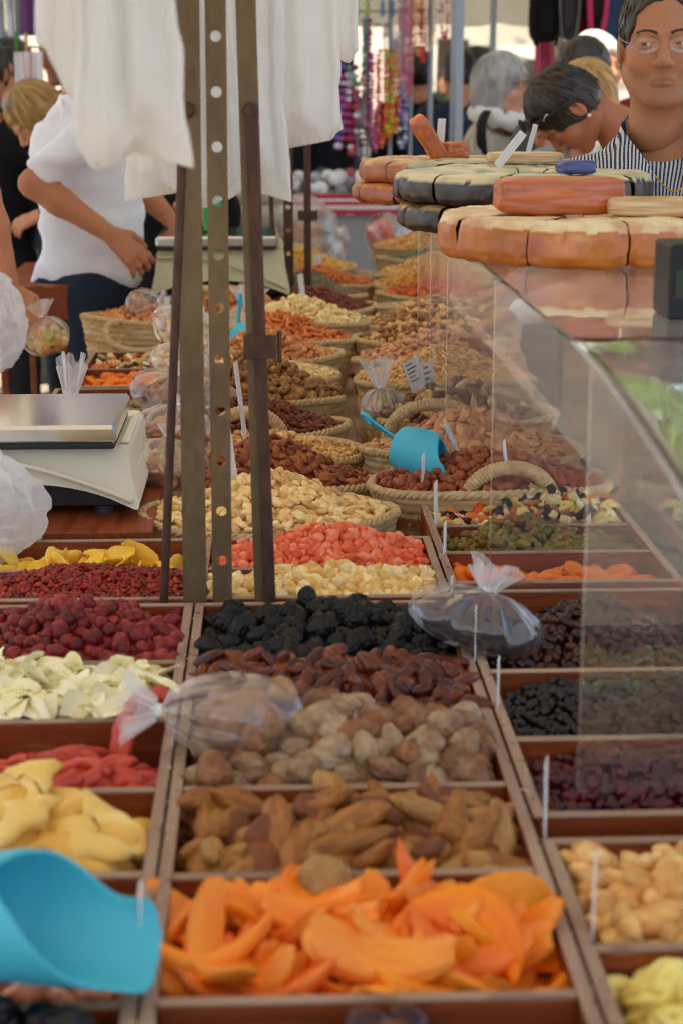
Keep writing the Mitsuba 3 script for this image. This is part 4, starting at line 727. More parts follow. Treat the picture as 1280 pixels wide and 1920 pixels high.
scoop((-.005, 5.72, .93), (.25, -.3, -.9), (.2, -1, .2), 1.1, 'upright turquoise scoop behind the far rusty stand', handle=(-1, 0, .05), hl=.09)
scoop((.03, 5.50, .86), (.5, -.6, -.35), (.45, .5, .8), .85, 'low turquoise scoop at the foot of the far rusty stand', handle=(-.8, .2, .4), hl=.05)
# ------------------------------------------------------------------ scales
def scale(x0, x1, y0, y1, zb, label, col='#d4cfbb', Hh=.116):
    t = thing('weighing_scale', label, 'weighing scale'); n = 40; q = np.linspace(0, 1, n); w = x1 - x0
    prof = []                                                    # front outline: a low arch with a raised bottom
    top = [(x0 + .012, zb + Hh - .004), (x0 + w * .5, zb + Hh), (x1 - .012, zb + Hh - .002), (x1 - .004, zb + Hh - .010), (x1, zb + Hh * .5), (x1 + .012, zb + .012), (x1 + .010, zb)]
    bot = [(x1 - w * k, zb + .042 * np.sin(np.pi * k) ** .7) for k in np.linspace(.04, .96, 16)]
    import shapely.geometry as sg
    s = sg.Polygon(top + bot + [(x0 - .010, zb), (x0 - .012, zb + .012), (x0, zb + Hh * .5), (x0 + .004, zb + Hh - .010)]).buffer(-.004).buffer(.004)
    m = trimesh.creation.extrude_polygon(s, y1 - y0, engine='earcut'); v = np.array(m.vertices); f = np.array(m.faces)
    V = np.stack([v[:, 0], y0 + v[:, 2], v[:, 1]], 1); V[:, 1] += np.where(V[:, 1] < y0 + .01, .035 * (V[:, 2] - zb) / Hh, 0)
    c = lin(col) * (1 - .25 * np.clip(nz(V, 16, 3, 4) * 2, 0, 1)[:, None]); add('housing', (V, f[:, ::-1], c), 'vc_satin', smooth=30, parent=t)
    arc = np.array([[x0 + w * k, y0 + .018 * (1 - k) - .0015 + .002, zb + Hh * (.84 - .70 * max(0, k - .30) ** 1.5 / .6)] for k in np.linspace(.02, 1., 22)]); 
    add('ridge', tube(arc, .0045, 8), 'vc_satin', col, parent=t)
    add('chassis', box(x0 + .01, x1 - .012, y0 + .045, y1 - .01, zb - .002, zb + .058), 'black_rubber', smooth=False, parent=t)
    for x in (x0 + .05, x1 - .05):
        for y in (y0 + .07, y1 - .05): fv, ff = lathe([(.0005, 0), (.016, 0), (.014, .014), (.0005, .014)], 16); add('foot', (fv + [x, y, zb - .017], ff), 'black_rubber', smooth=40, parent=t)
    add('platform', box(x0 + .004, x1 - .022, y0 + .002, y1 - .06, zb + Hh + .010, zb + Hh + .040, .006), 'steel', smooth=False, parent=t)
    add('platform_rim', box(x0 + .008, x1 - .026, y0 + .006, y1 - .064, zb + Hh + .001, zb + Hh + .0095), 'black_rubber', smooth=False, parent=t)
    add('ledge', box(x1 - .020, x1 - .006, y0 + .06, y1 - .07, zb + Hh - .001, zb + Hh + .003), 'vc_satin', col, smooth=False, parent=t)
    return t
bd = add('scale_board', box(-.47, -.188, 2.73, 3.22, .793, .807), 'stained_y', smooth=False, label='dark brown board under the steel topped scale at the left', cat='board')
for x in (-.455, -.2):
    for y in (2.76, 3.19): add('batten', box(x - .012, x + .012, y - .02, y + .02, TOP + .001, .7925), 'stained_x', smooth=False, parent=bd)
scale(-.56, -.224, 2.80, 3.17, .824, 'cream weighing scale with a steel platform on a dark board at the left', Hh=.100)
bd2 = add('scale_board', box(-.36, .09, 5.18, 5.72, .86, .874), 'stained_x', smooth=False, label='board carrying the far green grey scale behind the T-shirt man', cat='board')
for x in (-.34, .07):
    for y in (5.2, 5.7): add('batten', box(x - .012, x + .012, y - .012, y + .012, TOP + .001, .8595), 'stained_x', smooth=False, parent=bd2)
scale(-.33, .05, 5.20, 5.62, .890, 'far pale green scale behind the near metal stand', col='#bcb892', Hh=.13)
# ------------------------------------------------------------------ clear display case with nougat cakes
cs = thing('display_case', 'clear acrylic sneeze guard case standing over the right trays', 'display case')
ZS = 1.245
def pane(x0, x1, y0, y1, z0, z1, name='panel'): add(name, box(x0, x1, y0, y1, z0, z1, .0005), 'acrylic', smooth=False, parent=cs)
def flat(P, name='panel', mat='acrylic'): add(name, sheet(np.array(P, float)), mat, parent=cs)
def edge(p, q, r=.0012): add('edge', tube([p, q], r, 6), 'acrylic', parent=cs)
for y in (1.65, 2.38, 3.02, 3.34, 3.62):
    flat([[[.303, y, .806], [.303, y, ZS - .004]], [[.615, y, .806], [.615, y, ZS - .004]]]); edge([.303, y, .806], [.303, y, ZS - .004])
flat([[[.618, 1.60, .806], [.618, 1.60, ZS - .004]], [[.618, 3.70, .806], [.618, 3.70, ZS - .004]]])
sh = box(.300, .640, 1.745, 3.75, ZS, ZS + .006, .001); scene['glass'] = {'type': 'dielectric', 'int_ior': 1.49}
add('shelf', sh, 'glass', smooth=False, parent=cs)
q = np.linspace(0, 1, 40); yy = 1.742 - .62 * q; zz = ZS + .003 - .62 * q * .035 - .045 * q ** 2.4
P = np.stack([np.stack([x + 0 * q, yy, zz + .0012 * np.sin(x * 90 + q * 7) * .5 + .0008 * np.sin(x * 37 - q * 11)], -1) for x in np.linspace(.300, .640, 30)], 0)
add('front_visor', sheet(P, .005), 'glass', parent=cs)
add('front_edge', tube(P[0], .0022, 8), 'milky_film', parent=cs)
# cakes
def wedge_ring(cx, cy, z, R, r0, h, n, seed, label, cols, top, nutty, gap=.005, a0=0., skip=(), name='nougat_cake', mat='vc_wrap', where=None):
    """a ring cake pressed from n wrapped slices, each with its own rounded edge"""
    t = thing(name, label, 'cake'); g = np.random.default_rng(seed); m2 = 14
    for k in range(n):
        if k in skip: continue
        lo, hi = a0 + 2 * np.pi * k / n + gap / R * .35, a0 + 2 * np.pi * (k + 1) / n - gap / R * .35; u = np.linspace(0, 1, 18)[:, None]
        # rounded profile r, z round the slice
        pr_ = []
        for rr, zz in ((R - .012, 0), (R - .002, .006), (R + .003, h * .3), (R + .003, h * .7), (R - .003, h * .92), (R - .016, h), (R - .05, h + .001), ((R + r0) / 2, h), (r0 + .02, h), (r0 + .003, h * .9), (r0, h * .5), (r0 + .004, .006), (r0 + .014, 0)): pr_.append((rr, zz))
        pr_ = np.array(pr_); P = np.zeros((18, len(pr_), 3)); bul = (np.sin(np.pi * np.clip(u, 0, 1)) ** .28)
        for i in range(18):
            a = lo + (hi - lo) * u[i, 0]; b = bul[i, 0]; mid = np.array([(R + r0) / 2, h / 2]); p = mid + (pr_ - mid) * (.93 + .07 * b)
            P[i] = np.stack([p[:, 0] * math.cos(a), p[:, 0] * math.sin(a), p[:, 1]], 1)
        nn = P.shape[1]; v = P.reshape(-1, 3); v = v + [cx, cy, z] + .009 * np.stack([nz(v + k, 22, seed + q, 3) for q in range(3)], 1)
        i, j = np.meshgrid(np.arange(17), np.arange(nn), indexing='ij'); f = tri(np.stack([i * nn + j, (i + 1) * nn + j, (i + 1) * nn + (j + 1) % nn, i * nn + (j + 1) % nn], -1).reshape(-1, 4))
        e0, e1 = v[:nn].mean(0), v[-nn:].mean(0); v = np.vstack([v, e0, e1]); kk = np.arange(nn)
        f = np.vstack([f, np.stack([(kk + 1) % nn, 0 * kk + len(v) - 2, kk], 1)[:, [0, 2, 1]], np.stack([kk, (kk + 1) % nn, 0 * kk + len(v) - 1], 1)[:, [1, 0, 2]] * 1])
        f[-2 * nn:-nn] = f[-2 * nn:-nn]; b = trimesh.Trimesh(v, f, process=False); b.fix_normals(); 
        for _ in range(2 if cy < 2.7 else 1): b = b.subdivide()
        v, f = np.array(b.vertices), np.array(b.faces); v = v + .0040 * np.stack([nz(v, 60, seed + q, 3) for q in range(3)], 1)
        s = np.clip(.5 + 1.7 * nz(v, 26, seed + k, 3), 0, 1)[:, None]; c = lin(cols[0]) * (1 - s) + lin(cols[1]) * s
        tz = ((v[:, 2] - z) > h * (.80 + .10 * nz(v, 40, seed + 3)))[:, None] * 1.0; pt = np.clip(.5 + 3 * nz(v, 30, seed + 8, 3), 0, 1)[:, None]
        c = c * (1 - tz) + tz * (lin(top[0]) * (1 - pt) + lin(top[1]) * pt)
        fl = (np.clip(nz(v, 55, seed + 12, 2) * 6 - 1.0, 0, 1)[:, None]) * nutty; c = c * (1 - fl) + lin('#cfa668') * fl
        add('slice', (v, f, c), mat, parent=t)
    return t
AMB = ('#cc7a28', '#a04e12'); DRK = ('#2d2320', '#15100f')
wedge_ring(.475, 2.60, ZS + .0075, .225, .07, .062, 10, 3, 'big amber nougat ring cake with a pale almond top, nearest on the case', AMB, ('#dfcaa0', '#c49a62'), .5, a0=.35)
cake_far = wedge_ring(.44, 3.08, ZS + .0075, .215, .07, .045, 12, 4, 'lower dark chocolate nougat ring of the stack behind the amber cake', DRK, ('#3a2c22', '#c59a58'), .1, a0=.2)
wedge_ring(.44, 3.10, ZS + .054, .22, .07, .050, 11, 5, 'upper dark chocolate nougat ring topped with pale greenish almond paste', DRK, ('#a3a080', '#cfc096'), .1, a0=.4)
wedge_ring(.46, 3.42, ZS + .050, .20, .06, .055, 12, 6, 'dark nougat ring cake further back with almonds along its top', DRK, ('#c0b48a', '#8d8a6c'), .15, a0=.1)
wedge_ring(.46, 3.42, ZS + .0075, .20, .06, .042, 12, 16, 'dark nougat base ring under the almond topped ring further back', DRK, ('#c0b48a', '#8d8a6c'), .15, a0=.3)
wedge_ring(.365, 3.80, ZS + .0075, .185, .05, .040, 10, 7, 'lower orange nougat ring of the farthest stack on the case', ('#a95a26', '#84401a'), ('#c88448', '#a8642e'), .1, a0=.3)
wedge_ring(.37, 3.80, ZS + .049, .175, .05, .046, 10, 8, 'upper orange nougat ring of the farthest stack on the case', ('#b4652c', '#8e4a1c'), ('#d2a878', '#b07c48'), .1, a0=.1)
sh2 = box(.300, .640, 3.752, 4.05, ZS, ZS + .006, .001); add('shelf', sh2, 'glass', smooth=False, parent=cs)
def bar(c, size, M, seed, label, cols=('#c46a2c', '#984414')):
    v, f = ico(4); k = 6.; u = v / (np.abs(v) ** k).sum(1, keepdims=True) ** (1 / k); p = u * np.array(size) / 2; p = p + np.array(size).min() * .10 * np.stack([nz(u + seed, 2.2, seed + q, 3) for q in range(3)], 1)
    s = np.clip(.5 + 1.9 * nz(u * [.6, 1, 2.2] + seed, 2.5, seed, 3), 0, 1)[:, None]; 
    kc = (lin(cols[0]) * (1 - s) + lin(cols[1]) * s) 
    add('nougat_bar', xf((p, f, kc), tr(*c) @ M), 'vc_wrap', label=label, cat='nougat')
bar((.412, 2.545, ZS + .0965), (.182, .075, .052), rot([0, 0, 1], 4), 1, 'wrapped orange nougat bar lying on the big amber cake')
bar((.326, 3.62, ZS + .135), (.036, .05, .118), rot([0, 1, 0], -34) @ rot([1, 0, 0], 8), 2, 'wrapped orange nougat bar leaning upright on the farthest cakes')
bar((.375, 3.63, ZS + .118), (.05, .05, .035), rot([0, 0, 1], 20), 3, 'short orange nougat bar end beside the leaning bar')
bar((.505, 2.95, ZS + .117), (.058, .05, .022), rot([0, 0, 1], 12), 4, 'small blue wrapped nougat end on the dark stack', cols=('#39488f', '#222c62'))
bar((.47, 3.30, ZS + .118), (.14, .05, .020), rot([0, 0, 1], -6), 5, 'thin orange topped nougat slice lying on the dark cakes', cols=('#b06a34', '#d7c79a'))
bar((.56, 2.50, ZS + .0835), (.17, .07, .026), rot([0, 0, 1], -10), 6, 'cream nut slice at the right on the big amber cake', cols=('#d7b98a', '#a9804c'))
# price paddles stuck in the cakes and goods
def paddle(c, h, w, lean, yaw, label, name='price_tag', group='white price tags stuck in the goods', stick=.0, lines=0):
    t = thing(name, label, 'price tag', group); M = tr(*c) @ rot([0, 0, 1], yaw) @ rot([0, 1, 0], lean)
    add('card', xf(box(-w / 2, w / 2, -.0006, .0006, stick, h, .0003), M), 'vc_satin', '#d9d7d2', smooth=False, parent=t)
    if stick: add('stick', xf(tube([[0, 0, 0], [0, 0, stick + .004]], .0014, 6), M), 'vc_satin', '#cfcac0', parent=t)
    k = 0
    for q in np.linspace(.34, .86, 5) if lines else ():
        wd = w * (.34 + .28 * ((k * 7 + 3) % 5) / 5); add('print_line', xf(box(-w * .36, -w * .36 + wd, -.0011, -.0007, stick + (h - stick) * q, stick + (h - stick) * q + (h - stick) * .045, .0001), M), 'vc_matte', '#6a6462', smooth=False, parent=t); k += 1
paddle((.349, 3.68, ZS + .095), .085, .016, 3, 0, 'white tag standing straight up behind the leaning nougat bar')
paddle((.412, 3.24, ZS + .105), .075, .016, 38, 0, 'white tag tilted right on the dark nougat stack')
paddle((.50, 3.50, ZS + .100), .075, .010, 14, 0, 'slim white tag tilted in front of the bending woman')
paddle((.2585, 1.925, .765), .095, .020, -4, 78, 'price tag at the right tray edge beside the black raisins')
paddle((.262, 1.59, .765), .105, .024, -6, 76, 'price tag at the tray corner in front of the cranberries')
paddle((.270, 1.375, .765), .10, .022, -4, 76, 'blurred price tag at the edge of the candied ginger')
paddle((.262, 2.60, .765), .085, .020, 3, 74, 'price tag in front of the green raisins')
paddle((.268, 2.80, .775), .095, .024, -5, 72, 'taller price tag in front of the fruit mix')
paddle((.262, 2.97, .790), .090, .022, -4, 72, 'narrow price tag rising in front of the turquoise scoop')
paddle((.335, 3.90, .83), .075, .044, -22, 25, 'printed price tag leaning in front of the pine nuts', lines=1)
paddle((.345, 3.72, .83), .095, .034, -12, 40, 'second printed price tag beside the brazil nut handle', lines=1)
paddle((.345, 3.12, .83), .10, .012, -35, 50, 'slanted clear tag stuck between the flat almonds')
paddle((.41, 2.99, .83), .075, .012, -18, 60, 'small tag inside the rope handle of the sugared peanuts')
paddle((-.055, 2.90, .81), .16, .022, -14, 62, 'long clear tag standing in the blanched almonds')
paddle((-.045, 3.35, .81), .18, .016, -13, 62, 'thin clear tag standing behind the rope handle by the near posts')
paddle((-.03, 4.33, .86), .10, .018, -24, 50, 'tag stuck in the salted almonds beside the third post')
paddle((-.28, 4.83, .875), .055, .018, 6, 30, 'small tag beside the bag in the tall left basket')
paddle((.10, 5.08, .87), .095, .02, -8, 40, 'pale tag at the foot of the far rusty stand')
paddle((.17, 6.18, .86), .055, .03, 0, 10, 'grey tag in the corn snacks far back')
paddle((-.108, 1.815, .77), .07, .010, 0, 80, 'thin clear tag in front of the knotted fig bag')
paddle((.2505, 2.09, .78), .09, .013, 2, 80, 'thin tag standing in front of the raisin bag')
paddle((.252, 2.39, .78), .045, .012, 0, 70, 'tiny tag rising behind the raisin bag bow')
paddle((-.1065, 1.31, .77), .11, .010, 0, 80, 'thin blurred tag at the front corner by the big scoop')
bx = thing('dark_box', 'dark box with a printed front at the right edge on the clear case', 'box')
add('body', box(.4235, .53, 1.87, 1.95, ZS + .0065, ZS + .087, .003), 'vc_satin', '#16181a', smooth=False, parent=bx)
add('label', box(.430, .51, 1.8685, 1.8697, ZS + .03, ZS + .06, .0002), 'vc_satin', '#2c3a2a', smooth=False, parent=bx)
# ------------------------------------------------------------------ stalls across the way
def lump(c, r, seed, col, amp=.12, sub=3, k=2., fr=1.6):
    v, f = ico(sub); u = v / (np.abs(v) ** k).sum(1, keepdims=True) ** (1 / k); p = u * (1 + 2 * amp * nz(u + seed, fr, seed, 3)[:, None]) * np.array(r) + np.array(c)
    return p, f, lin(col) * (1 + .5 * nz(u + seed, 3, seed + 1, 3)[:, None])
t = thing('bauble_stall_table', 'far stall table with a grey cloth and a red and white striped plastic edge', 'table')
X, Z = np.meshgrid(np.linspace(-1.2, 1.1, 160), np.linspace(.06, .872, 12), indexing='ij'); w = (1 - Z / .9); Yy = 8.60 + .012 * np.sin(X * 46 + 2 * np.sin(X * 9)) * (.2 + w) + .006 * np.sin(X * 120) * w
add('cloth', sheet(np.stack([X, Yy, Z], -1), .003), 'vc_cloth', '#8f9092', parent=t)
for k, (z0, z1, c) in enumerate(((.952, .972, '#b02838'), (.938, .9515, '#d8cfd0'), (.921, .9375, '#b6303f'), (.900, .9205, '#cfc8ca'), (.876, .8995, '#a83040'))): add('edge_stripe', box(-1.22, 1.12, 8.575 - .003 * k, 8.598, z0, z1, .002), 'vc_satin', c, smooth=False, parent=t)
add('top', box(-1.22, 1.12, 8.60, 9.15, .94, .956), 'vc_satin', '#c9c4c4', smooth=False, parent=t)
for x in (-1.15, 1.05):
    for y in (8.65, 9.1): add('leg', box(x - .02, x + .02, y - .02, y + .02, .002, .939), 'grey_steel', smooth=False, parent=t)
gb = [group_of(f'bauble_{i}', lump((0, 0, 0), (.032, .032, .032), i, c, .05), 'vc_gloss') for i, c in enumerate(('#c9cdd2', '#9fa5ad', '#d7dade', '#3a3c44', '#b04858', '#e3e4e6'))]
for i in range(120):
    x, y, q = rng.uniform(-.15, .85), rng.uniform(8.63, 9.0), int(rng.integers(0, 6)) if rng.random() < .5 else int(rng.integers(0, 3))
    key = numbered('glass_bauble'); scene[key] = {'type': 'instance', 'g': {'type': 'ref', 'id': gb[q]}, 'to_world': T(tr(x, y, .985 + rng.uniform(0, .075)) @ sc(rng.uniform(.7, 1.25)))}
    tag(key, 'small shiny bauble heaped on the far striped table', 'bauble', 'baubles on the far striped table')
# rack of necklaces
rk = thing('necklace_rack', 'grey metal rack hung with bead necklaces at the far stall', 'rack')
for x, r in ((.797, .014), (.70, .011), (.60, .011), (.49, .010)): add('post', tube([[x, 8.92, .002], [x, 8.92, 2.75]], r, 8), 'grey_steel', parent=rk)
add('rail', tube([[-.1, 8.91, 1.825], [.85, 8.91, 1.825]], .006, 6), 'grey_steel', parent=rk); add('rail', tube([[-.1, 8.91, 2.2], [1.05, 8.91, 2.2]], .008, 6), 'grey_steel', parent=rk)
P = np.stack(np.meshgrid(np.linspace(-.35, .44, 40), [9.25], np.linspace(.9, 2.3, 6), indexing='ij'), -1)[:, 0]; P[..., 1] += .03 * np.sin(P[..., 0] * 30)
add('dark_backcloth', sheet(P, .004), 'vc_cloth', '#17151b', label='black cloth hanging behind the bead necklaces', cat='cloth')
beadm = {}
def beads(x, ztop, zbot, w, r, cols, seed, label, y=8.9, loop=True):
    g = np.random.default_rng(seed); u = np.linspace(0, 1, 60)
    if loop: p = np.stack([x + w / 2 * np.sign(u - .5) * np.minimum(1, np.abs(u - .5) * 5) ** .6 * np.where(True, 1, 1), y + 0 * u - .01, zbot + (ztop - zbot) * np.abs(2 * u - 1) ** 1.25], 1)
    else: p = np.stack([x + .012 * np.sin(u * 9 + seed), y + 0 * u - .01, ztop + (zbot - ztop) * u], 1)
    L = np.r_[0, np.cumsum(np.linalg.norm(np.diff(p, axis=0), axis=1))]; n = int(L[-1] / (1.75 * r)); q = np.stack([np.interp(np.linspace(0, L[-1], n), L, p[:, k]) for k in range(3)], 1)
    bv, bf = ico(1); ms = []
    for i, c in enumerate(q): k = r * g.uniform(.75, 1.15); ms.append((bv * [k, k, k * .85] + c + g.normal(0, r * .12, 3), bf, np.tile(lin(cols[int(g.integers(len(cols)))]), (len(bv), 1))))
    return add('bead_necklace', cat(ms), 'vc_gloss', label=label, cat='necklace')
N = beads
N(.355, 1.60, 1.17, .030, .020, ('#5b5fae', '#a8487e', '#c6bcd8', '#8a4a9a'), 1, 'chunky blue and violet bead necklace at the left of the rack'); N(.415, 1.56, 1.15, .036, .020, ('#b43a56', '#8e2f6e', '#d4c4d0', '#a82a3e'), 2, 'chunky crimson and plum bead necklace beside the blue one')
N(.435, 1.80, 1.47, .075, .0105, ('#2f8a78', '#3c9c88', '#28706a', '#6fae9c'), 3, 'turquoise bead necklace with pale upper beads hanging in a long loop', y=8.86); N(.485, 1.78, 1.22, .030, .012, ('#8e2f62', '#a84a7a', '#6e2450'), 4, 'magenta bead necklace on the black cloth')
N(.525, 1.62, 1.16, .024, .011, ('#c04a8e', '#a83a72', '#d87aa8'), 5, 'bright pink bead necklace in the middle of the rack'); N(.560, 1.64, 1.18, .030, .012, ('#cc5a20', '#b8481a', '#d87030'), 6, 'burnt orange bead necklace in the middle of the rack')
N(.595, 1.64, 1.22, .026, .013, ('#b4c42c', '#9cb41e', '#d8a030', '#c85a28'), 7, 'lime green and orange bead necklace in the middle of the rack'); N(.625, 1.64, 1.25, .024, .012, ('#d85a24', '#d89a2c', '#c4342c', '#cfc040'), 8, 'mixed orange and red bead necklace near the middle of the rack')
N(.66, 1.85, 1.50, .040, .010, ('#d08a9c', '#e0b0b8', '#c86a80'), 9, 'pale pink strand bundle near the rack post', y=8.86); N(.685, 1.87, 1.42, .03, .010, ('#c45a70', '#d88a96', '#b04058'), 10, 'rose strand hanging at the rack post', y=8.85)
N(.735, 1.88, 1.62, .03, .011, ('#dcae58', '#e8cf88', '#cf8a3c'), 11, 'yellow strand hanging right of the middle'); N(.755, 1.88, 1.58, .022, .012, ('#cf3a34', '#d85a4a', '#b82c2c'), 12, 'bright red strand hanging right of the middle')
N(.785, 1.88, 1.64, .04, .011, ('#e0d2c4', '#d8c0b4', '#c8b4a8'), 13, 'cream strand bundle hanging by the right rack post', y=8.87); N(.66, 1.36, 1.17, .030, .012, ('#4a4f7e', '#8e94b8', '#3a3c5c', '#c8ccd8'), 14, 'navy and white strand low beside the rack post')
N(.665, 1.62, 1.30, .03, .013, ('#9a7fb4', '#b49ac8', '#8468a0'), 15, 'lilac strand hanging between the posts'); N(.86, 1.95, 1.69, .030, .011, ('#b43a4c', '#c86a72', '#e0c4c0'), 16, 'crimson and white strand hanging alone right of the rack'); N(.455, 1.45, 1.12, .03, .014, ('#6a6870', '#8a8890', '#504e58'), 17, 'grey bead necklace low on the black cloth'); N(.30, 1.62, 1.36, .03, .016, ('#3a2c28', '#b89a5a', '#241c1c'), 18, 'dark necklace with a gold pendant at the far left of the rack')
for i, (x, c) in enumerate(((.435, '#2c7a4c'), (.485, '#a8b82c'), (.56, '#2c62a8'), (.61, '#3a78c0'), (.405, '#c05a3c'))):
    k = add('clothes_peg', cat([box(x - .008, x - .001, 8.885, 8.90, 1.80, 1.875, .002), box(x + .001, x + .008, 8.885, 8.90, 1.80, 1.875, .002)]), 'vc_satin', c, smooth=False, label=('dark green', 'lime', 'blue', 'second blue', 'orange')[i] + ' clothes peg on the necklace rack', cat='clothes peg')
# hanging backpacks and bags at the upper right
def pack(c, s, seed, col, label, strap=None):
    t = thing('hanging_backpack', label, 'backpack', 'bags hanging at the far stall'); c = np.array(c); s = np.array(s)
    add('body', lump(c, s, seed, col, .05, 4, 4.), 'vc_cloth', parent=t); add('front_pocket', lump(c + [0, -s[1] * .95, -s[2] * .35], s * [.72, .35, .42], seed + 1, col, .05, 3, 4.), 'vc_cloth', parent=t)
    for q in (-1, 1): add('strap', tube(spline([c + [q * s[0] * .5, -s[1] * .8, s[2] * .9], c + [q * s[0] * .9, -s[1] * 1.5, s[2] * .2], c + [q * s[0] * .6, -s[1] * 1.3, -s[2] * 1.1]], 14), .014, 6, flat=.4), 'vc_cloth', strap or col, parent=t)
    add('loop', tube([c + [0, 0, s[2] * .9], c + [0, 0, s[2] * .9 + .12]], .006, 5), 'vc_cloth', '#222222', parent=t)
for i, (x, y, z, a, b, h, col, st, lab) in enumerate(((1.36, 9.0, 1.84, .075, .06, .16, '#101013', None, 'flat black bag hanging leftmost at the bag stall'), (1.47, 9.0, 1.90, .05, .06, .20, '#3a3640', '#6a6c74', 'charcoal backpack with grey straps at the bag stall'), (1.545, 9.1, 1.86, .05, .06, .22, '#5c1824', '#8e2434', 'dark red backpack hanging at the bag stall'), (1.60, 8.95, 1.92, .045, .06, .18, '#1c1a20', '#b83464', 'black backpack with pink straps at the bag stall'),
      (1.68, 9.0, 1.88, .06, .06, .24, '#2e4468', '#3c5684', 'blue denim backpack hanging at the bag stall'), (1.78, 9.05, 1.86, .06, .06, .26, '#1e2c48', None, 'navy backpack hanging furthest right at the bag stall'), (1.62, 9.3, 1.72, .09, .06, .16, '#261f24', None, 'dark bag hanging low behind the navy ones'), (1.42, 9.4, 1.62, .04, .05, .10, '#b0486a', '#c85a80', 'small pink bag hanging low at the bag stall'), (1.5, 9.25, 2.2, .3, .08, .14, '#2a2028', None, 'wide dark holdall hung at the top of the bag stall'))):
    pack((x, y, z), (a, b, h), 30 + i * 3, col, lab, st)
fr = thing('bag_stall_frame', 'grey pole frame from which the backpacks hang', 'frame')
for z in (2.1, 2.42): add('rail', tube([[1.1, 9.08, z], [2.6, 9.08, z]], .012, 6), 'grey_steel', parent=fr)
for x in (1.12, 2.58): add('post', tube([[x, 9.08, .002], [x, 9.08, 2.44]], .016, 8), 'grey_steel', parent=fr)
# far cream awnings on trussed frames
def awning(x0, x1, y0, y1, z0, z1, label, seed):
    t = thing('market_awning', label, 'awning', 'cream market awnings down the street'); X, Y = np.meshgrid(np.linspace(x0, x1, 12), np.linspace(y0, y1, 16), indexing='ij')
    Z = z0 + (z1 - z0) * (1 - np.abs(2 * (Y - y0) / (y1 - y0) - 1)) + .05 * np.sin(X * 3 + seed); add('cloth', sheet(np.stack([X, Y, Z], -1)), 'canvas', parent=t)
    V = np.stack(np.meshgrid(np.linspace(x0, x1, 60), [y0 - .01], np.linspace(z0 - .28, z0 + .02, 4), indexing='ij'), -1)[:, 0]; V[:, 0, 2] -= .03 * np.abs(np.sin(V[:, 0, 0] * 9)); add('valance', sheet(V), 'canvas', parent=t)
    for x in np.linspace(x0 + .05, x1 - .05, 3):
        for y in (y0 + .05, y1 - .05): add('post', tube([[x, y, .002], [x, y, z0 - .02]], .025, 8), 'grey_steel', parent=t)
        add('rafter', tube([[x, y0 + .05, z0 - .05], [x, (y0 + y1) / 2, z1 - .05], [x, y1 - .05, z0 - .05]], .02, 6), 'rust', parent=t); add('tie', tube([[x, y0 + .05, z0 - .06], [x, y1 - .05, z0 - .06]], .016, 6), 'rust', parent=t)
    for y in (y0 + .05, y1 - .05): add('beam', tube([[x0, y, z0 - .03], [x1, y, z0 - .03]], .022, 6), 'rust', parent=t)
    for k in range(3): xx = x0 + (x1 - x0) * (k + .5) / 3; add('brace', tube([[xx - .9, y0 + .06, z0 - .1], [xx, (y0 + y1) / 2, z1 - .08], [xx + .9, y1 - .06, z0 - .1]], .014, 6), 'rust', parent=t)
awning(.4, 6.2, 11.0, 15.5, 2.12, 3.1, 'nearest cream awning seen from below above the gray haired woman', 1); awning(1.2, 8.5, 18.0, 23.0, 2.2, 3.3, 'second cream awning further down the street', 2); awning(-8, -1.4, 10.5, 15.0, 2.25, 3.2, 'cream awning down the street on the left', 3); awning(-9, -2.5, 19, 24, 2.3, 3.3, 'farthest cream awning on the left', 4); awning(2, 10, 27.0, 32.0, 2.3, 3.4, 'farthest cream awning on the right', 5)
awning(-1.6, 3.2, 7.62, 10.9, 2.50, 3.0, 'cream awning over the bead and bag stalls', 6)
# pale buildings closing the street
def house(x0, x1, y0, y1, h, label, col, nx, nzz):
    t = thing('pale_building', label, 'building'); add('wall', box(x0, x1, y0, y1, .002, h, .02), 'vc_matte', col, smooth=False, parent=t); add('roof', box(x0 - .3, x1 + .3, y0 - .3, y1 + .3, h + .003, h + .35, .05), 'vc_matte', '#8a5a40', smooth=False, parent=t)
    for i in range(nx):
        for j in range(nzz):
            x = x0 + (x1 - x0) * (i + .5) / nx; z = 1.6 + j * 3.1; w = add('window', box(x - .55, x + .55, y0 - .06, y0 - .002, z, z + 1.5), 'vc_gloss', '#2c3238', smooth=False, parent=t); add('frame', cat([box(x - .63, x - .552, y0 - .1, y0 - .003, z - .06, z + 1.56), box(x + .552, x + .63, y0 - .1, y0 - .003, z - .06, z + 1.56)]), 'vc_matte', '#d8d4ca', smooth=False, parent=w); add('sill', box(x - .7, x + .7, y0 - .16, y0 - .004, z - .14, z - .063), 'vc_matte', '#c8c2b4', smooth=False, parent=w)
house(-16, -2, 55, 66, 9.5, 'pale cream building closing the street on the left', '#d8cfbd', 6, 3); house(-1.5, 13, 60, 70, 8.5, 'pale rendered building closing the street in the middle', '#dcd6c9', 6, 2); house(14, 28, 52, 64, 10.5, 'sand coloured building on the right of the street', '#cfc2a8', 6, 3)
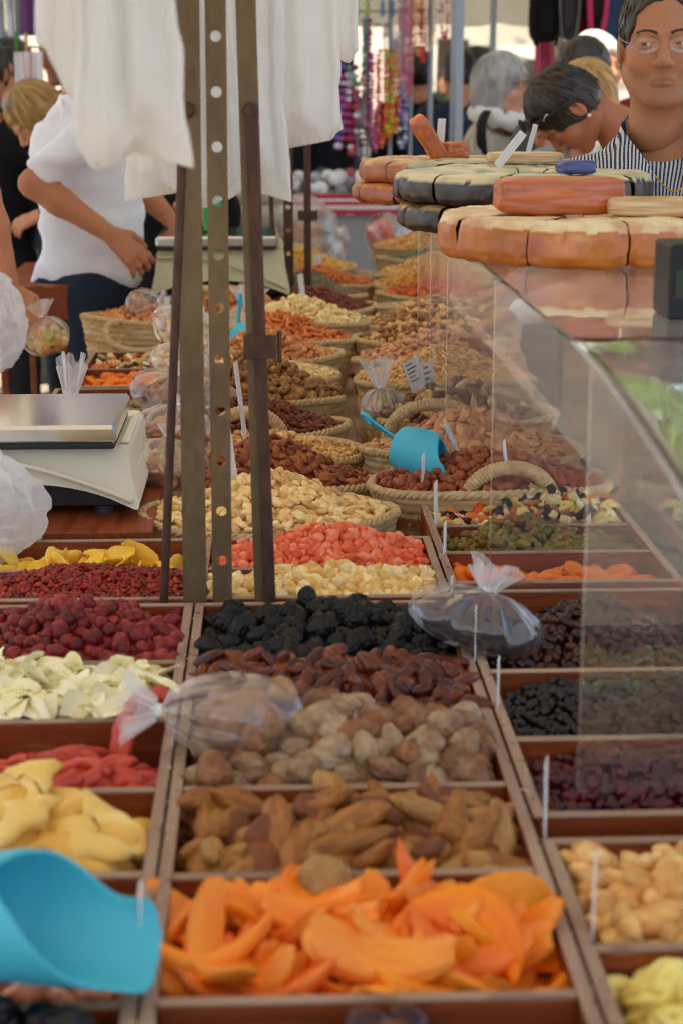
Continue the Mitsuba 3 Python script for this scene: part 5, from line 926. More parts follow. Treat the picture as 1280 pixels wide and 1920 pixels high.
# trees
def tree(x, y, h, r, seed, label, n=3600):
    g = np.random.default_rng(seed); t = thing('plane_tree', label, 'tree', 'leafy trees along the street'); tk = spline([[x, y, .0], [x + .1, y, h * .3], [x - .1, y + .1, h * .62], [x, y, h * .9]], 14); add('trunk', tube(tk, np.linspace(.20, .05, 14), 10), 'vc_matte', '#6a6052', parent=t)
    cl = []
    for k in range(9):
        a = g.uniform(0, 6.28); q = np.array([x + r * .62 * g.uniform(.3, 1) * math.cos(a), y + r * .62 * g.uniform(.3, 1) * math.sin(a), h * g.uniform(.48, .95)]); b = tk[6 + k % 5]; add('limb', tube(spline([b, (b + q) / 2 + [0, 0, .2], q], 8), np.linspace(.07, .02, 8), 6), 'vc_matte', '#5e5548', parent=t); cl.append((q, r * g.uniform(.34, .52)))
    ctr = np.array([cl[int(g.integers(len(cl)))] [0] for _ in range(n)]); rad = np.array([q[1] for q in cl])[g.integers(0, len(cl), n)]; d = g.normal(size=(n, 3)); d /= np.linalg.norm(d, axis=1, keepdims=True); p = ctr + d * (rad * g.uniform(.35, 1, n) ** .6)[:, None] * [1, 1, .8]
    a = g.normal(size=(n, 3)); a /= np.linalg.norm(a, axis=1, keepdims=True); b = np.cross(a, g.normal(size=(n, 3))); b /= np.linalg.norm(b, axis=1, keepdims=True); L = g.uniform(.09, .17, n)[:, None]; nn = np.cross(a, b)
    V = np.stack([p - a * L, p + b * L * .55 + nn * L * .15, p + a * L, p - b * L * .55 + nn * L * .15], 1).reshape(-1, 3); f = (np.arange(n)[:, None] * 4 + np.array([[0, 1, 2, 3]])); pal = np.array([lin(q) for q in ('#86b048', '#9cc25a', '#6c9a38', '#b2d070')]); c = np.repeat(pal[g.integers(0, 4, n)], 4, 0)
    add('crown', (V, f, c), 'vc_leaf', smooth=False, parent=t)
tree(3.6, 11.5, 8.5, 3.4, 1, 'leafy green tree behind the market on the right'); tree(6.5, 16, 9.5, 3.8, 2, 'second leafy tree further right along the street'); tree(1.8, 19.0, 9, 3.6, 3, 'leafy tree beyond the awnings in the middle'); tree(-5.5, 20, 9, 3.6, 4, 'leafy tree beyond the awnings on the left'); tree(5.2, 7.2, 8.0, 3.0, 5, 'nearest leafy tree on the right beside the stall'); tree(-7.5, 12, 9, 3.6, 6, 'leafy tree at the left side of the street'); tree(4.2, 27, 10, 4.2, 7, 'far leafy tree down the street on the right')
# hanging goods at the left edge
k = thing('hung_garment', 'white garment pegged to a line at the upper left with a pink pendant cord', 'garment')
X, Z = np.meshgrid(np.linspace(-.90, -.80, 24), np.linspace(1.32, 1.60, 20), indexing='ij'); add('cloth', sheet(np.stack([X, 6.60 + .012 * np.sin(X * 130 + Z * 6), Z], -1), .003), 'vc_cloth', '#d9dbe0', parent=k)
add('cord', tube(spline([[-.868, 6.575, 1.60], [-.862, 6.575, 1.52], [-.852, 6.57, 1.445], [-.842, 6.575, 1.52], [-.838, 6.575, 1.62]], 24), .0025, 6), 'vc_cloth', '#c06478', parent=k); add('pendant', lump((-.852, 6.565, 1.43), (.008, .005, .014), 3, '#a83040', .05), 'vc_gloss', parent=k)
ln = add('washing_line', tube(spline([[-1.6, 6.62, 1.70], [-.9, 6.61, 1.615], [-.55, 6.62, 1.64]], 16), .003, 5), 'vc_matte', '#55524e', label='thin line carrying pegs at the upper left', cat='line')
for x in (-1.6, -.55): add('pole', tube([[x, 6.63, .002], [x, 6.63, 2.3]], .014, 8), 'grey_steel', parent=ln)
add('clothes_peg', box(-.895, -.885, 6.585, 6.60, 1.60, 1.665), 'vc_satin', '#2f7a3c', smooth=False, label='green clothes peg on the line at the upper left', cat='clothes peg'); add('clothes_peg', box(-.860, -.850, 6.585, 6.60, 1.60, 1.665), 'vc_satin', '#b08a5a', smooth=False, label='wooden clothes peg on the line at the upper left', cat='clothes peg')
X, Z = np.meshgrid(np.linspace(-.885, -.80, 10), np.linspace(1.66, 2.2, 12), indexing='ij'); add('hung_scarf', sheet(np.stack([X, 6.70 + .01 * np.sin(X * 140), Z], -1), .003), 'vc_cloth', '#5e3a6e', label='purple scarf hanging at the upper left above the white garment', cat='scarf'); add('hung_scarf', sheet(np.stack([X * 1.0 - .03, 6.78 + .01 * np.sin(X * 140), Z], -1), .003), 'vc_cloth', '#6a6a70', label='grey scarf hanging behind the purple one', cat='scarf')
# goods behind the T-shirt man and round the far scale
ct = add('wooden_crate', box(-.80, -.58, 5.2, 5.9, .82, .92, .004), 'stained_y', smooth=False, label='wooden crate at the left edge beside the T-shirt man', cat='crate')
for x in (-.79, -.61):
    for y in (5.22, 5.86): add('leg', box(x, x + .02, y, y + .02, .002, .819), 'stained_y', smooth=False, parent=ct)
v, f = lathe([(.0005, 0), (.045, 0), (.05, .13), (.053, .132), (.053, .138), (.047, .138), (.042, .006), (.0005, .006)], 28); add('plastic_tub', (v * [.6, .6, 1] + [-.165, 5.36, 1.065], f), 'vc_satin', '#2f9a58', smooth=40, label='green plastic tub standing on the far scale', cat='tub')
for i, (x, y, z, q) in enumerate(((-.02, 6.9, .80, .09), (.03, 6.75, .86, .08), (-.10, 7.1, .92, .08), (.02, 7.0, .98, .07), (-.04, 7.15, 1.06, .07))): add('flour_bag', lump((x, y, z), (.13, .10, q * .6), 60 + i, '#d6cfc2', .10, 4, 3.), 'vc_bag', label=('lowest', 'second', 'middle', 'fourth', 'topmost')[i] + ' pale stuffed bag of the pile behind the near posts', cat='bag')
X, Z = np.meshgrid(np.linspace(-.14, .0, 10), np.linspace(1.02, 1.26, 10), indexing='ij'); add('green_wrapper', sheet(np.stack([X + .1 * (1.2 - Z), 7.3 + .02 * np.sin(X * 60), Z], -1), .003), 'vc_gloss', '#1f7a5a', label='shiny green wrapper behind the pale bags', cat='wrapper')
# ------------------------------------------------------------------ people
SK = '#b8805e'
def field(prims, k=.02):
    def fn(p):
        d = None
        for q in prims:
            e = cone(p, *q[1:5]) if q[0] in 'cs' else ell(p, *q[1:])
            if q[0] == 's': e = smax(e, (p - q[5]) @ q[6], .006)
            d = e if d is None else smin(d, e, k)
        return d
    return fn
def head_field(p, fem=0., chub=0., age=0., mouth=0.):
    """distance to a head; x right, y to the face, z up; about 0.23 tall"""
    d = smin(ell(p, (0, -.012, .032), (.0755, .096, .088)), ell(p, (0, .022, -.036), (.0595 + .006 * chub, .070, .080)), .03)
    for s in (-1, 1):
        d = smin(d, cone(p, (s * .052, -.012, -.055), (s * .022, .066, -.094), .016 + .006 * chub, .014), .025)          # jaw
        d = smin(d, ell(p, (s * .040, .062, -.030), (.022 + .004 * chub, .022, .022)), .022)                              # cheek
        d = smin(d, cone(p, (s * .046, .074, .026), (s * .010, .090, .021), .008 - .002 * fem, .0085 - .002 * fem), .012)  # brow
    d = smin(d, ell(p, (0, .073, -.100), (.020, .018, .015)), .02)
    d = smin(d, cone(p, (0, .086, .012), (0, .110, -.027), .0088, .0128 - .0025 * fem), .008)                              # nose
    for s in (-1, 1): d = smin(d, ell(p, (s * .0135, .099, -.033), (.0092 - .001 * fem, .010, .0078)), .006)
    for s in (-1, 1): d = smax(d, -ell(p, (s * .032, .1005, .004), (.0165, .0145, .0105)), .012)                         # sockets
    for s in (-1, 1): d = smin(d, ell(p, (s * .0315, .0775, .004), (.0168, .0150, .0142)), .004)                          # lids
    for s in (-1, 1): d = smax(d, -ell(p, (s * .0315, .0915, .0025), (.0122, .0110, .0030)), .0015)
    d = smin(d, cone(p, (-.019, .0825, -.0585 + mouth), (0, .0862, -.0580), .0036, .0042), .007); d = smin(d, cone(p, (.019, .0825, -.0585 + mouth), (0, .0862, -.0580), .0036, .0042), .007); d = smin(d, ell(p, (0, .0865, -.0590), (.014, .006, .0046)), .006)
    d = smin(d, ell(p, (0, .0855, -.0695), (.017, .0060, .0050)), .007)
    for s in (-1, 1): d = smax(d, -cone(p, (0, .0945, -.0640), (s * .025, .0865, -.0645 + 1.4 * mouth), .0020, .0018), .002)
    for s in (-1, 1):
        d = smax(d, -cone(p, (s * .021, .0985, -.034), (s * .031, .092, -.058), .0022 * (.4 + age), .0020 * (.4 + age)), .006)
        e = ell(p, (s * .078, -.006, -.006), (.0085, .019, .031)); e = smax(e, -ell(p, (s * .0865, -.002, -.002), (.006, .010, .018)), .004); d = smin(d, e, .006)
        d = smax(d, -cone(p, (s * .020, .0955, -.0135), (s * .043, .0845, -.0125), .0018 * (.3 + age), .0016), .006)
        d = smax(d, -ell(p, (s * .0085, .108, -.0405), (.0035, .005, .0025)), .002)
    return smin(d, cone(p, (0, -.022, -.06), (0, -.030, -.16), .052 - .008 * fem + .004 * chub, .054 - .008 * fem + .006 * chub), .03)
def face_at(x, z, w):
    y = np.linspace(.13, .04, 180); P = np.stack([x + 0 * y, y, z + 0 * y], 1); i = int(np.argmax(head_field(P, *w) < .0006)); return P[i]
def head_mesh(res, skin, fem, chub, age, seed, stub=0., mouth=0.):
    v, f = surfnet(lambda p: head_field(p, fem, chub, age, mouth), (-.105, -.125, -.20), (.105, .135, .135), res)
    v = trimesh.smoothing.filter_taubin(trimesh.Trimesh(v, f, process=False), iterations=4).vertices; v = np.array(v)
    c = lin(skin) * (1 + .22 * nz(v, 30, seed, 3)[:, None]); 
    def w(ctr, r): return np.exp(-(((v - ctr) / r) ** 2).sum(1))[:, None]
    lips = np.maximum(w((0, .095, -.0595), (.017, .02, .0045)), w((0, .094, -.0695), (.015, .02, .0045))); c = c * (1 - .55 * lips) + lin('#a2564c' if fem else '#9a5a4c') * .55 * lips
    for s in (-1, 1): c = c * (1 - .25 * w((s * .04, .075, -.03), (.02, .03, .018))) + lin('#b8604a') * .25 * w((s * .04, .075, -.03), (.02, .03, .018))
    if stub: b = np.clip(w((0, .08, -.085), (.06, .05, .03)) + .7 * w((0, .1, -.048), (.022, .03, .007)), 0, 1) * (.6 + .8 * nz(v, 260, 3, 2)[:, None] + .4); c = c * (1 - stub * b) + lin('#5a4a44') * stub * b
    return v, f, np.clip(c, 0, 1)
def locks(v, f, n, L, r, cols, seed, M3):
    g = np.random.default_rng(seed); m = trimesh.Trimesh(v, f, process=False); nr = np.array(m.vertex_normals); ok = np.where((v[:, 1] < (.055 if L < .05 else .075)) & (v[:, 2] > v[:, 2].min() + (.03 if L > .05 else 0)))[0]; idx = g.choice(ok, n); ms = []
    down = np.array([0, .05, -1.])
    for i in idx:
        nn = nr[i]; t = down - nn * (down @ nn); l = np.linalg.norm(t)
        if nn[2] < -.25: continue
        if l < .25: t = np.array([v[i][0], v[i][1], 0]) + g.normal(0, .03, 3); l = np.linalg.norm(t) + 1e-9
        t = t / l + g.normal(0, .14, 3); t -= nn * (t @ nn); t /= np.linalg.norm(t) + 1e-9; u = np.linspace(0, 1, 6)[:, None]; ll = L * g.uniform(.6, 1.2)
        p = v[i] + t * u * ll - nn * (u * ll) ** 2 / .19 + nn * (.0008 + .002 * g.random() * u); a, b = tube(p, r * np.array([.6, 1, 1, .9, .6, .15]), 4, flat=.5); ms.append((a, b, np.tile(lin(cols[int(g.integers(len(cols)))]) * g.uniform(.85, 1.15), (len(a), 1))))
    return cat(ms)
HS = {'short': dict(t=.010, cut=((0, .105, -.050), (.075, .085, .112)), zb=-.075, side=-.03), 'bob': dict(t=.013, cut=((0, .120, -.050), (.064, .085, .112)), zb=-.13, side=-.13), 'crop': dict(t=.013, cut=((0, .118, -.050), (.074, .098, .112)), zb=-.055, side=-.075), 'thin': dict(t=.007, cut=((0, .105, -.01), (.078, .085, .105)), zb=-.075, side=-.04), 'pixie': dict(t=.009, cut=((0, .112, -.045), (.076, .092, .112)), zb=-.080, side=0), 'long': dict(t=.015, cut=((0, .122, -.06), (.060, .085, .125)), zb=-.22, side=-.22)}
def hair_mesh(style, cols, res, seed, nl):
    h = HS[style]; t = h['t']
    def fn(p):
        d = ell(p, (0, -.012, .032), (.0755 + t, .096 + t, .088 + t))
        if style in ('bob', 'crop', 'long'): d = smin(d, ell(p, (0, -.03, -.035), (.080 + t * .6, .082 + t * .5, -h['zb'] * .95)), .03)
        else: d = smin(d, ell(p, (0, -.04, -.02), (.068 + t, .066 + t, .062)), .03)
        d = smax(d, -(ell(p, *h['cut']) + .016 * nz(p + seed, 42, seed + 6, 2)), .006); d = smax(d, (h['zb'] - p[:, 2]) * 1., .01)
        if style in ('short', 'thin', 'pixie'):
            for s in (-1, 1): d = smax(d, -ell(p, (s * .092, .0, -.022), (.026, .024, .040)), .006)
            d = smax(d, -ell(p, (0, .06, -.11), (.2, .075, .08)), .01)
        return d + .004 * nz(p * [1, 1, .3] + seed, 60, seed, 2) + .008 * nz(p + seed, 16, seed + 1, 2)
    v, f = surfnet(fn, (-.13, -.16, min(-.15, h['zb'] - .02)), (.13, .13, .16), res)
    an = np.arctan2(v[:, 0], v[:, 1] + .02); t = np.clip(.5 + 2.2 * nz(np.stack([an * 1.2, v[:, 2] * 4, 0 * an], 1), 7, seed, 3), 0, 1)[:, None]
    c = lin(cols[0]) * (1 - t) + lin(cols[1]) * t; out = [(v, f, c)]
    if nl: out.append(locks(v, f, nl, .026 if style in ('short', 'thin') else .05 if style == 'pixie' else .085, .0013, cols, seed, None))
    return cat(out)
def hand_prims(w, d, up, s=1., curl=25., spread=1., thumb=1):
    """wrist w, direction d of the fingers, up = back of the hand; thumb = +1 or -1 side"""
    d = np.array(d, float) / np.linalg.norm(d); up = np.array(up, float); up -= d * (up @ d); up /= np.linalg.norm(up); x = np.cross(d, up) * thumb; P = []; w = np.array(w, float)
    for k, (off, L, r) in enumerate(((.030, .072, .0098), (.010, .080, .0100), (-.011, .075, .0096), (-.030, .060, .0088))):
        kn = w + d * .088 * s + x * off * s * spread - up * (.004 * abs(k - 1.3)); P.append(('c', w + x * off * .45 * s, kn, .0155 * s, .0125 * s)); a = kn; ang = math.radians(curl * .5 + k * 3)
        for q, (l, rr) in enumerate(((.45, 1.), (.32, .9), (.25, .78))):
            dd = d * math.cos(ang) - up * math.sin(ang) + x * (.10 * (1.4 - k) * spread); b = a + dd * L * l * s; P.append(('c', a, b, r * rr * s, r * rr * .92 * s)); a = b; ang += math.radians(curl)
    a = w + x * .022 * s + d * .018 * s; b = a + (d * .55 + x * .62 - up * .35) * .046 * s; c = b + (d * .85 + x * .22 - up * .35) * .034 * s; e = c + (d * .95 - up * .25) * .026 * s; P += [('c', a, b, .0165 * s, .0120 * s), ('c', b, c, .0115 * s, .0102 * s), ('c', c, e, .0100 * s, .0082 * s)]
    return P
def Rz(a): return rot([0, 0, 1], a)
def person(label, x, y, yaw, H, top, legs='#23272f', lean=0., side=0., turn=0., head=(0, 0, 0), hair=('short', ('#2a1c14', '#150e0a')), skin=SK, fem=0, chub=0., age=.3, arms=None, sleeve=1.0, res=.016, hres=.006, nl=160, seed=1, hands=True, stub=0., topmat='vc_cloth', group=None, belly=0., shoes='#1c1a19', headlocal=None, neck_open=.0, eyes=True, brow='#2a1e18', extra=None, gaze=0., hs=1.0, mouth=0.):
    t = thing('person', label, 'person', group); k = H / 1.75; G = tr(x, y, 0) @ Rz(yaw); hip = np.array([0, 0, .93 * k])
    U = tr(*hip) @ rot([1, 0, 0], -lean) @ rot([0, 1, 0], side) @ Rz(turn); q = lambda p: (G @ U @ np.r_[np.array(p) * k, 1])[:3]; gl = lambda p: (G @ np.r_[np.array(p) * k, 1])[:3]
    w = 1 - .10 * fem; sh = [q((s * .185 * w, -.005, .468)) for s in (-1, 1)]; nb = q((0, -.025, .54)); HM = G @ U @ tr(0, .02 * k, .70 * k) @ tr(0, -.02, -.09) @ rot([0, 0, 1], head[1]) @ rot([1, 0, 0], -head[0]) @ rot([0, 1, 0], head[2]) @ tr(0, .02, .09) @ sc(1.02 * k ** .5 * hs)
    if arms is None: arms = [None, None]
    el, wr, hd = [], [], []
    for i, s in enumerate((-1, 1)):
        a = arms[i]
        if a is None: e = sh[i] + (G[:3, :3] @ [s * .05, -.02, -.29]) * k; r_ = e + (G[:3, :3] @ [s * .01, .07, -.24]) * k; h_ = (G[:3, :3] @ [0, .15, -1.], G[:3, :3] @ [s * 1., 0, 0])
        else: e, r_ = np.array(a[0], float), np.array(a[1], float); h_ = (np.array(a[2], float), np.array(a[3], float)) if len(a) > 2 else (r_ - e, np.array([0, 0, 1.]))
        el.append(e); wr.append(r_); hd.append(h_)
    # skin: neck, arms, core
    P = [('c', q((0, 0, .05)), q((0, 0, .40)), .07 * k, .07 * k), ('c', q((0, 0, .40)), nb, .07 * k, .052 * k), ('c', nb, (HM @ [0, -.025, -.10, 1])[:3], .054 * w, .050 * w)]
    for i in range(2): P += [('c', q((0, 0, .46)), sh[i], .05 * k, .050 * k), ('c', sh[i], el[i], .048 * k * w, .040 * k * w), ('c', el[i], wr[i] * .35 + el[i] * .65, .040 * k * w, .041 * k * w), ('c', wr[i] * .35 + el[i] * .65, wr[i], .041 * k * w, .0265 * k * w)]
    for s in (-1, 1): P += [('c', hip_ := gl((s * .09, 0, .9)), gl((s * .10, .01, .49)), .07 * k, .045 * k), ('c', gl((s * .10, .01, .49)), gl((s * .11, -.02, .09)), .045 * k, .035 * k)]
    allp = np.array([p for c in P for p in c[1:3]]); lo, hi = allp.min(0) - .12, allp.max(0) + .12
    v, f = surfnet(field(P, .02), lo, hi, max(res, .016)); sk = [(v, f, lin(skin) * (1 + .2 * nz(v, 22, seed, 3)[:, None]))]
    if hands:
        for i in range(2):
            hp = hand_prims(wr[i], hd[i][0], hd[i][1], (.98 - .08 * fem) * k, curl=hd[i][2] if len(hd[i]) > 2 else 28, thumb=(1 if i == 0 else -1)) + [('c', wr[i] * 1.0 + (el[i] - wr[i]) * .12, wr[i], .027 * k * w, .024 * k * w)]
            ap = np.array([p for c in hp for p in c[1:3]]); v, f = surfnet(field(hp, .007), ap.min(0) - .02, ap.max(0) + .02, .004 if hres < .005 else .0065); sk.append((v, f, lin(skin) * (1 + .2 * nz(v, 40, seed, 3)[:, None])))
    hv = xf(head_mesh(hres, skin, fem, chub, age, seed, stub, mouth), HM); sk.append(hv); add('body', cat(sk), 'vc_skin', parent=t)
    if eyes:
        ey = []
        for s in (-1, 1):
            ev, ef = ico(3); dirv = np.array([gaze, 1, -.03]); dirv /= np.linalg.norm(dirv); a = ev @ dirv; c = np.where(a[:, None] > .965, lin('#0a0808'), np.where(a[:, None] > .86, lin('#3a2618'), lin('#b8aca2'))); ey.append((ev * .0119 + [s * .0315, .0778, .0030], ef, c))
            
        add('eyes', xf(cat(ey), HM), 'vc_gloss', parent=t)
        for s in (-1, 1): b = spline([face_at(s * xx, zz, (fem, chub, age, mouth)) for xx, zz in ((.013, .0215), (.030, .0270), (.050, .0225))], 10); bv, bf = tube(b, np.linspace(.0052, .0022, 10) * (.55 if fem else 1), 7, flat=.55); add('eyebrow', xf((bv + .0012 * np.stack([nz(bv, 300, 1), nz(bv, 300, 2), nz(bv, 300, 3)], 1), bf), HM), 'vc_hair', brow, parent=t)
    if hair: add('hair', xf(hair_mesh(hair[0], hair[1], min(hres * 1.2, .007), seed, nl), HM), 'vc_hair', parent=t)
    # top
    S = [('e', q((0, .005 + .03 * belly, .16)), np.array((.155 * w + .012 * belly, .112 + .055 * belly, .20)) * k), ('e', q((0, -.005, .36)), np.array((.178 * w, .122, .19)) * k), ('c', q((-.14 * w, -.01, .468)), q((.14 * w, -.01, .468)), .060 * k, .060 * k), ('c', q((-.05, -.03, .515)), q((.05, -.03, .515)), .055 * k, .055 * k), ('e', q((0, 0, .0)), np.array((.160, .104 + .02 * belly, .13)) * k)]
    if fem: S += [('e', q((s * .075, .095, .33)), np.array((.065, .055, .065)) * k) for s in (-1, 1)]
    for i in range(2):
        e2 = sh[i] + (el[i] - sh[i]) * min(sleeve * 2, 1.); S.append(('c', sh[i], e2, .066 * k * w, .054 * k * w) if sleeve > .6 else ('s', sh[i], el[i], .059 * k * w, .052 * k * w, e2, (el[i] - sh[i]) / np.linalg.norm(el[i] - sh[i])))
        if sleeve > .5: S.append(('c', el[i], el[i] + (wr[i] - el[i]) * min(1, (sleeve - .5) * 2) * .98, .054 * k * w, .038 * k * w))
    ap = np.array([c[1] for c in S] + [c[2] for c in S if c[0] != 'e'])
    nkv = (HM @ [0, .02, -.12, 1])[:3]; fs = field(S, .034); ax = wr
    R3 = (G @ U)[:3, :3]
    def ft(p):
        l = (p - (G @ U)[:3, 3]) @ R3; d = fs(p) + .022 * nz(l * [1, 1, 1.6] + seed, 7, seed, 2) - .013 * np.abs(2 * nz((l + .05 * nz(l, 5, 4)[:, None]) * [.7, .7, 2.0] + seed * 3, 6, seed + 4, 2)) + .004 + .016 * nz((l + .02 * nz(l, 9, 4)[:, None]) * [.8, .8, 2.2] + seed * 2, 13, seed + 2, 2)
        d = smax(d, -cone(p, nb + (nkv - nb) * .1, nb + (nkv - nb) * 2.5, (.066 + neck_open) * k, (.10 + neck_open) * k), .01)
        if neck_open: d = smax(d, -cone(p, nkv + R3 @ [0, .10, .04], q((0, .19, .34)), .05, .006), .008)
        return d
    lo, hi = ap.min(0) - .24, ap.max(0) + .22; v, f = surfnet(ft, lo, hi, .014 if .0135 < res < .019 else res, .05); v = np.array(trimesh.smoothing.filter_taubin(trimesh.Trimesh(v, f, process=False), iterations=3).vertices)
    add('top', (v, f, lin(top) * (1 + .10 * nz(v, 60, seed, 2)[:, None])), topmat, parent=t)
    # legs and shoes
    L = [('e', gl((0, 0, .90)), np.array((.165, .115 + .01 * belly, .12)) * k)]
    for s in (-1, 1): L += [('c', gl((s * .085, 0, .88)), gl((s * .10, .012, .49)), .092 * k, .066 * k), ('c', gl((s * .10, .012, .49)), gl((s * .11, -.02, .07)), .066 * k, .056 * k)]
    ap = np.array([c[1] for c in L] + [c[2] for c in L if c[0] == 'c']); fl = field(L, .03); v, f = surfnet(lambda p: np.maximum(fl(p) + .012 * nz(p * [1, 1, 1.5], 14, seed, 2), .05 - p[:, 2]), ap.min(0) - .2, ap.max(0) + .16, max(.024, res * 1.2), .03); add('trousers', (v, f, lin(legs) * (1 + .25 * nz(v, 40, seed, 3)[:, None])), 'vc_cloth', parent=t)
    for s in (-1, 1): v, f = ico(3); v = v * [.048, .135, .055]; v[:, 2] = np.maximum(v[:, 2], -.02); add('shoe', xf((v * k, f), G @ tr(s * .11 * k, .05 * k, .024 * k)), 'vc_satin', shoes, parent=t)
    return t, HM, G @ U, k
# the customer in the striped shirt, close on the right
def stripes_fn(p, n, uv):
    a = p.x * .97 - p.y * .22 + .030 * fbm(p.x * 9, p.y * 9, p.z * 7, 2) + .012 * p.z; s = dr.abs(a * 155 - dr.floor(a * 155) - .5) * 2
    return mix(C3('#343844'), C3('#b8babf'), smoothstep(.42, .56, s + .10 * (noise(p.x * 600, p.y * 600, p.z * 600) - .5)))
scene['striped_cotton'] = pr(proc(stripes_fn), .8, .2, sheen=.2)
man, HM, MU, mk = person('tanned man in a navy and white striped shirt with thin rimless glasses', .830, 3.20, 167, 1.695, '#c6c8cc', '#2a2c33', lean=3, side=13, head=(0, 3, -12), hair=('thin', ('#3a322d', '#1e1917')), skin='#a8714f', chub=1., age=1.2, mouth=-.004, belly=.6, res=.012, hres=.0026, nl=420, seed=3, stub=.35, arms=[None, ((.745, 3.50, 1.11), (.86, 3.42, .93))], topmat='striped_cotton', sleeve=.5, neck_open=.016, gaze=.5, hs=.91, brow='#2a1f1a')
g = thing('glasses', 'thin wire glasses on the tanned man in the striped shirt', 'glasses')
for s in (-1, 1):
    a = np.linspace(0, 2 * np.pi, 33); q = np.stack([s * .0335 + .0225 * np.cos(a) * (1 + .08 * np.cos(2 * a)), .1075 - .10 * np.abs(np.cos(a) * .0235 + s * s * 0) * .6 - .004 * (s * np.cos(a)), .0005 + .0150 * np.sin(a)], 1)
    add('rim', xf(tube(q, .0006, 6, caps=False), HM), 'grey_steel', parent=g)
    qq = np.stack([s * .0335 + (q[:, 0] - s * .0335) * .97, q[:, 1], .0005 + (q[:, 2] - .0005) * .97], 1)[:-1]; c = qq.mean(0); v = np.vstack([qq, c]); k = np.arange(32); add('lens', xf((v, np.stack([k, (k + 1) % 32, 0 * k + 32], 1)), HM), 'lens', parent=g)
    add('temple', xf(tube(spline([[s * .057, .098, .006], [s * .074, .06, .008], [s * .080, -.004, .008], [s * .078, -.022, -.010]], 14), .0011, 6), HM), 'grey_steel', parent=g)
add('bridge', xf(tube(spline([[-.011, .1075, .006], [0, .1125, .011], [.011, .1075, .006]], 8), .0006, 6), HM), 'grey_steel', parent=g)
scene['lens'] = {'type': 'thindielectric', 'int_ior': 1.5}
# collar, placket and buttons
for s in (-1, 1):
    pts = [(s * .062, -.055, .575), (s * .078, .0, .572), (s * .066, .058, .548), (s * .030, .112, .470)]; low = [(s * .075, -.07, .535), (s * .105, .0, .525), (s * .105, .07, .495), (s * .085, .118, .430)]
    A, B = spline(pts, 16), spline(low, 16); u = np.linspace(0, 1, 6)[None, :, None]; add('collar', xf(sheet((A[:, None] * (1 - u) + B[:, None] * u) * mk + np.array([0, .012, 0]) * np.sin(np.pi * u), .0035), MU), 'striped_cotton', parent=man)
add('necklace', xf(tube(spline([[-.055, .07, .52], [-.03, .112, .475], [0, .126, .445], [.03, .112, .475], [.055, .07, .52]], 24) * mk, .0016, 6), MU), 'vc_gloss', '#b8893c', parent=man)
for z in (.40, .32, .24): bv, bf = lathe([(.0005, 0), (.0055, 0), (.006, .0015), (.0005, .002)], 14); add('button', xf((bv, bf), MU @ tr(.01, .172 + (.40 - z) * .12, z * mk) @ rot([1, 0, 0], -90)), 'vc_satin', '#d4cfc4', parent=man)
# the woman bending over the goods
bw, BM, _, _ = person('dark haired woman in a white blouse bending down with sunglasses on her head', 1.115, 4.50, 97, 1.70, '#dcdcda', '#3a3f4a', lean=30, hs=.86, head=(38, 2, 0), hair=('pixie', ('#3a2818', '#120c08')), skin='#a5643f', fem=1, age=.8, res=.014, hres=.0034, nl=420, seed=5, sleeve=1., neck_open=.03, arms=[((.80, 4.18, 1.02), (.60, 4.28, .95), (-1, .1, -.3), (0, 0, 1)), ((.88, 4.76, 1.05), (.64, 4.68, .97), (-1, 0, -.3), (0, 0, 1))])
sg = thing('sunglasses', 'black sunglasses pushed up on the hair of the bending woman', 'sunglasses')
for s in (-1, 1):
    v, f = ico(3); add('lens', xf((v * [.027, .006, .021], f), BM @ tr(s * .034, .086, .092) @ rot([1, 0, 0], 42)), 'vc_gloss', '#0c0c0f', parent=sg)
    add('temple', xf(tube(spline([[s * .060, .080, .088], [s * .090, .03, .055], [s * .094, -.02, .025]], 12), .0032, 6, flat=1.6), BM), 'vc_gloss', '#1a1a1e', parent=sg); add('hinge', xf(box(-.003, .003, -.012, .012, -.003, .003, .001), BM @ tr(s * .080, .052, .072) @ rot([0, 0, 1], s * 25)), 'steel', smooth=False, parent=sg)
add('pearl_earring', xf(ico(2), BM @ tr(.0, -.001, -.043) @ tr(.0865, 0, 0) @ sc(.0055)), 'vc_gloss', '#e6ddd0', label='pearl earring of the bending woman', cat='earring')
add('pearl_earring', xf(ico(2), BM @ tr(.0, -.001, -.043) @ tr(-.0865, 0, 0) @ sc(.0055)), 'vc_gloss', '#e6ddd0', label='pearl earring on the hidden far ear of the bending woman', cat='earring')
person('copper blonde woman looking down right behind the bending woman', .955, 5.30, 165, 1.585, '#8a9098', '#30343c', lean=12, head=(26, -8, 0), hair=('bob', ('#c09458', '#7a4a22')), skin='#c08a68', fem=1, age=.6, res=.018, hres=.005, nl=260, seed=6)
person('man with cropped dark hair and a grey jacket seen from behind the blonde woman', 1.01, 5.85, -25, 1.63, '#4c5058', '#262a33', head=(8, 0, 0), hair=('short', ('#3a2a1e', '#1c130e')), res=.018, hres=.006, nl=260, seed=7)
person('gray haired woman with glasses, a white scarf and a beige coat', .845, 6.75, -118, 1.59, '#a39c8c', '#4a4640', head=(4, 4, 0), hair=('bob', ('#a9a8a4', '#6e6e6c')), skin='#c08e74', fem=1, age=.9, res=.016, hres=.005, nl=260, seed=8)
sw = thing('scarf', 'white knitted scarf round the neck of the gray haired woman', 'scarf')
a = np.linspace(0, 2 * np.pi, 60); q = np.stack([.845 + .02 + .085 * np.cos(a), 6.745 + .085 * np.sin(a), 1.36 - .02 * np.cos(a) + .006 * np.sin(5 * a)], 1); v, f = tube(q, .032 + .006 * np.sin(a * 9), 12, caps=False); add('loop', (v + .012 * np.stack([nz(v, 40, k) for k in (1, 2, 3)], 1), f), 'vc_cloth', '#d2cfcb', parent=sw)
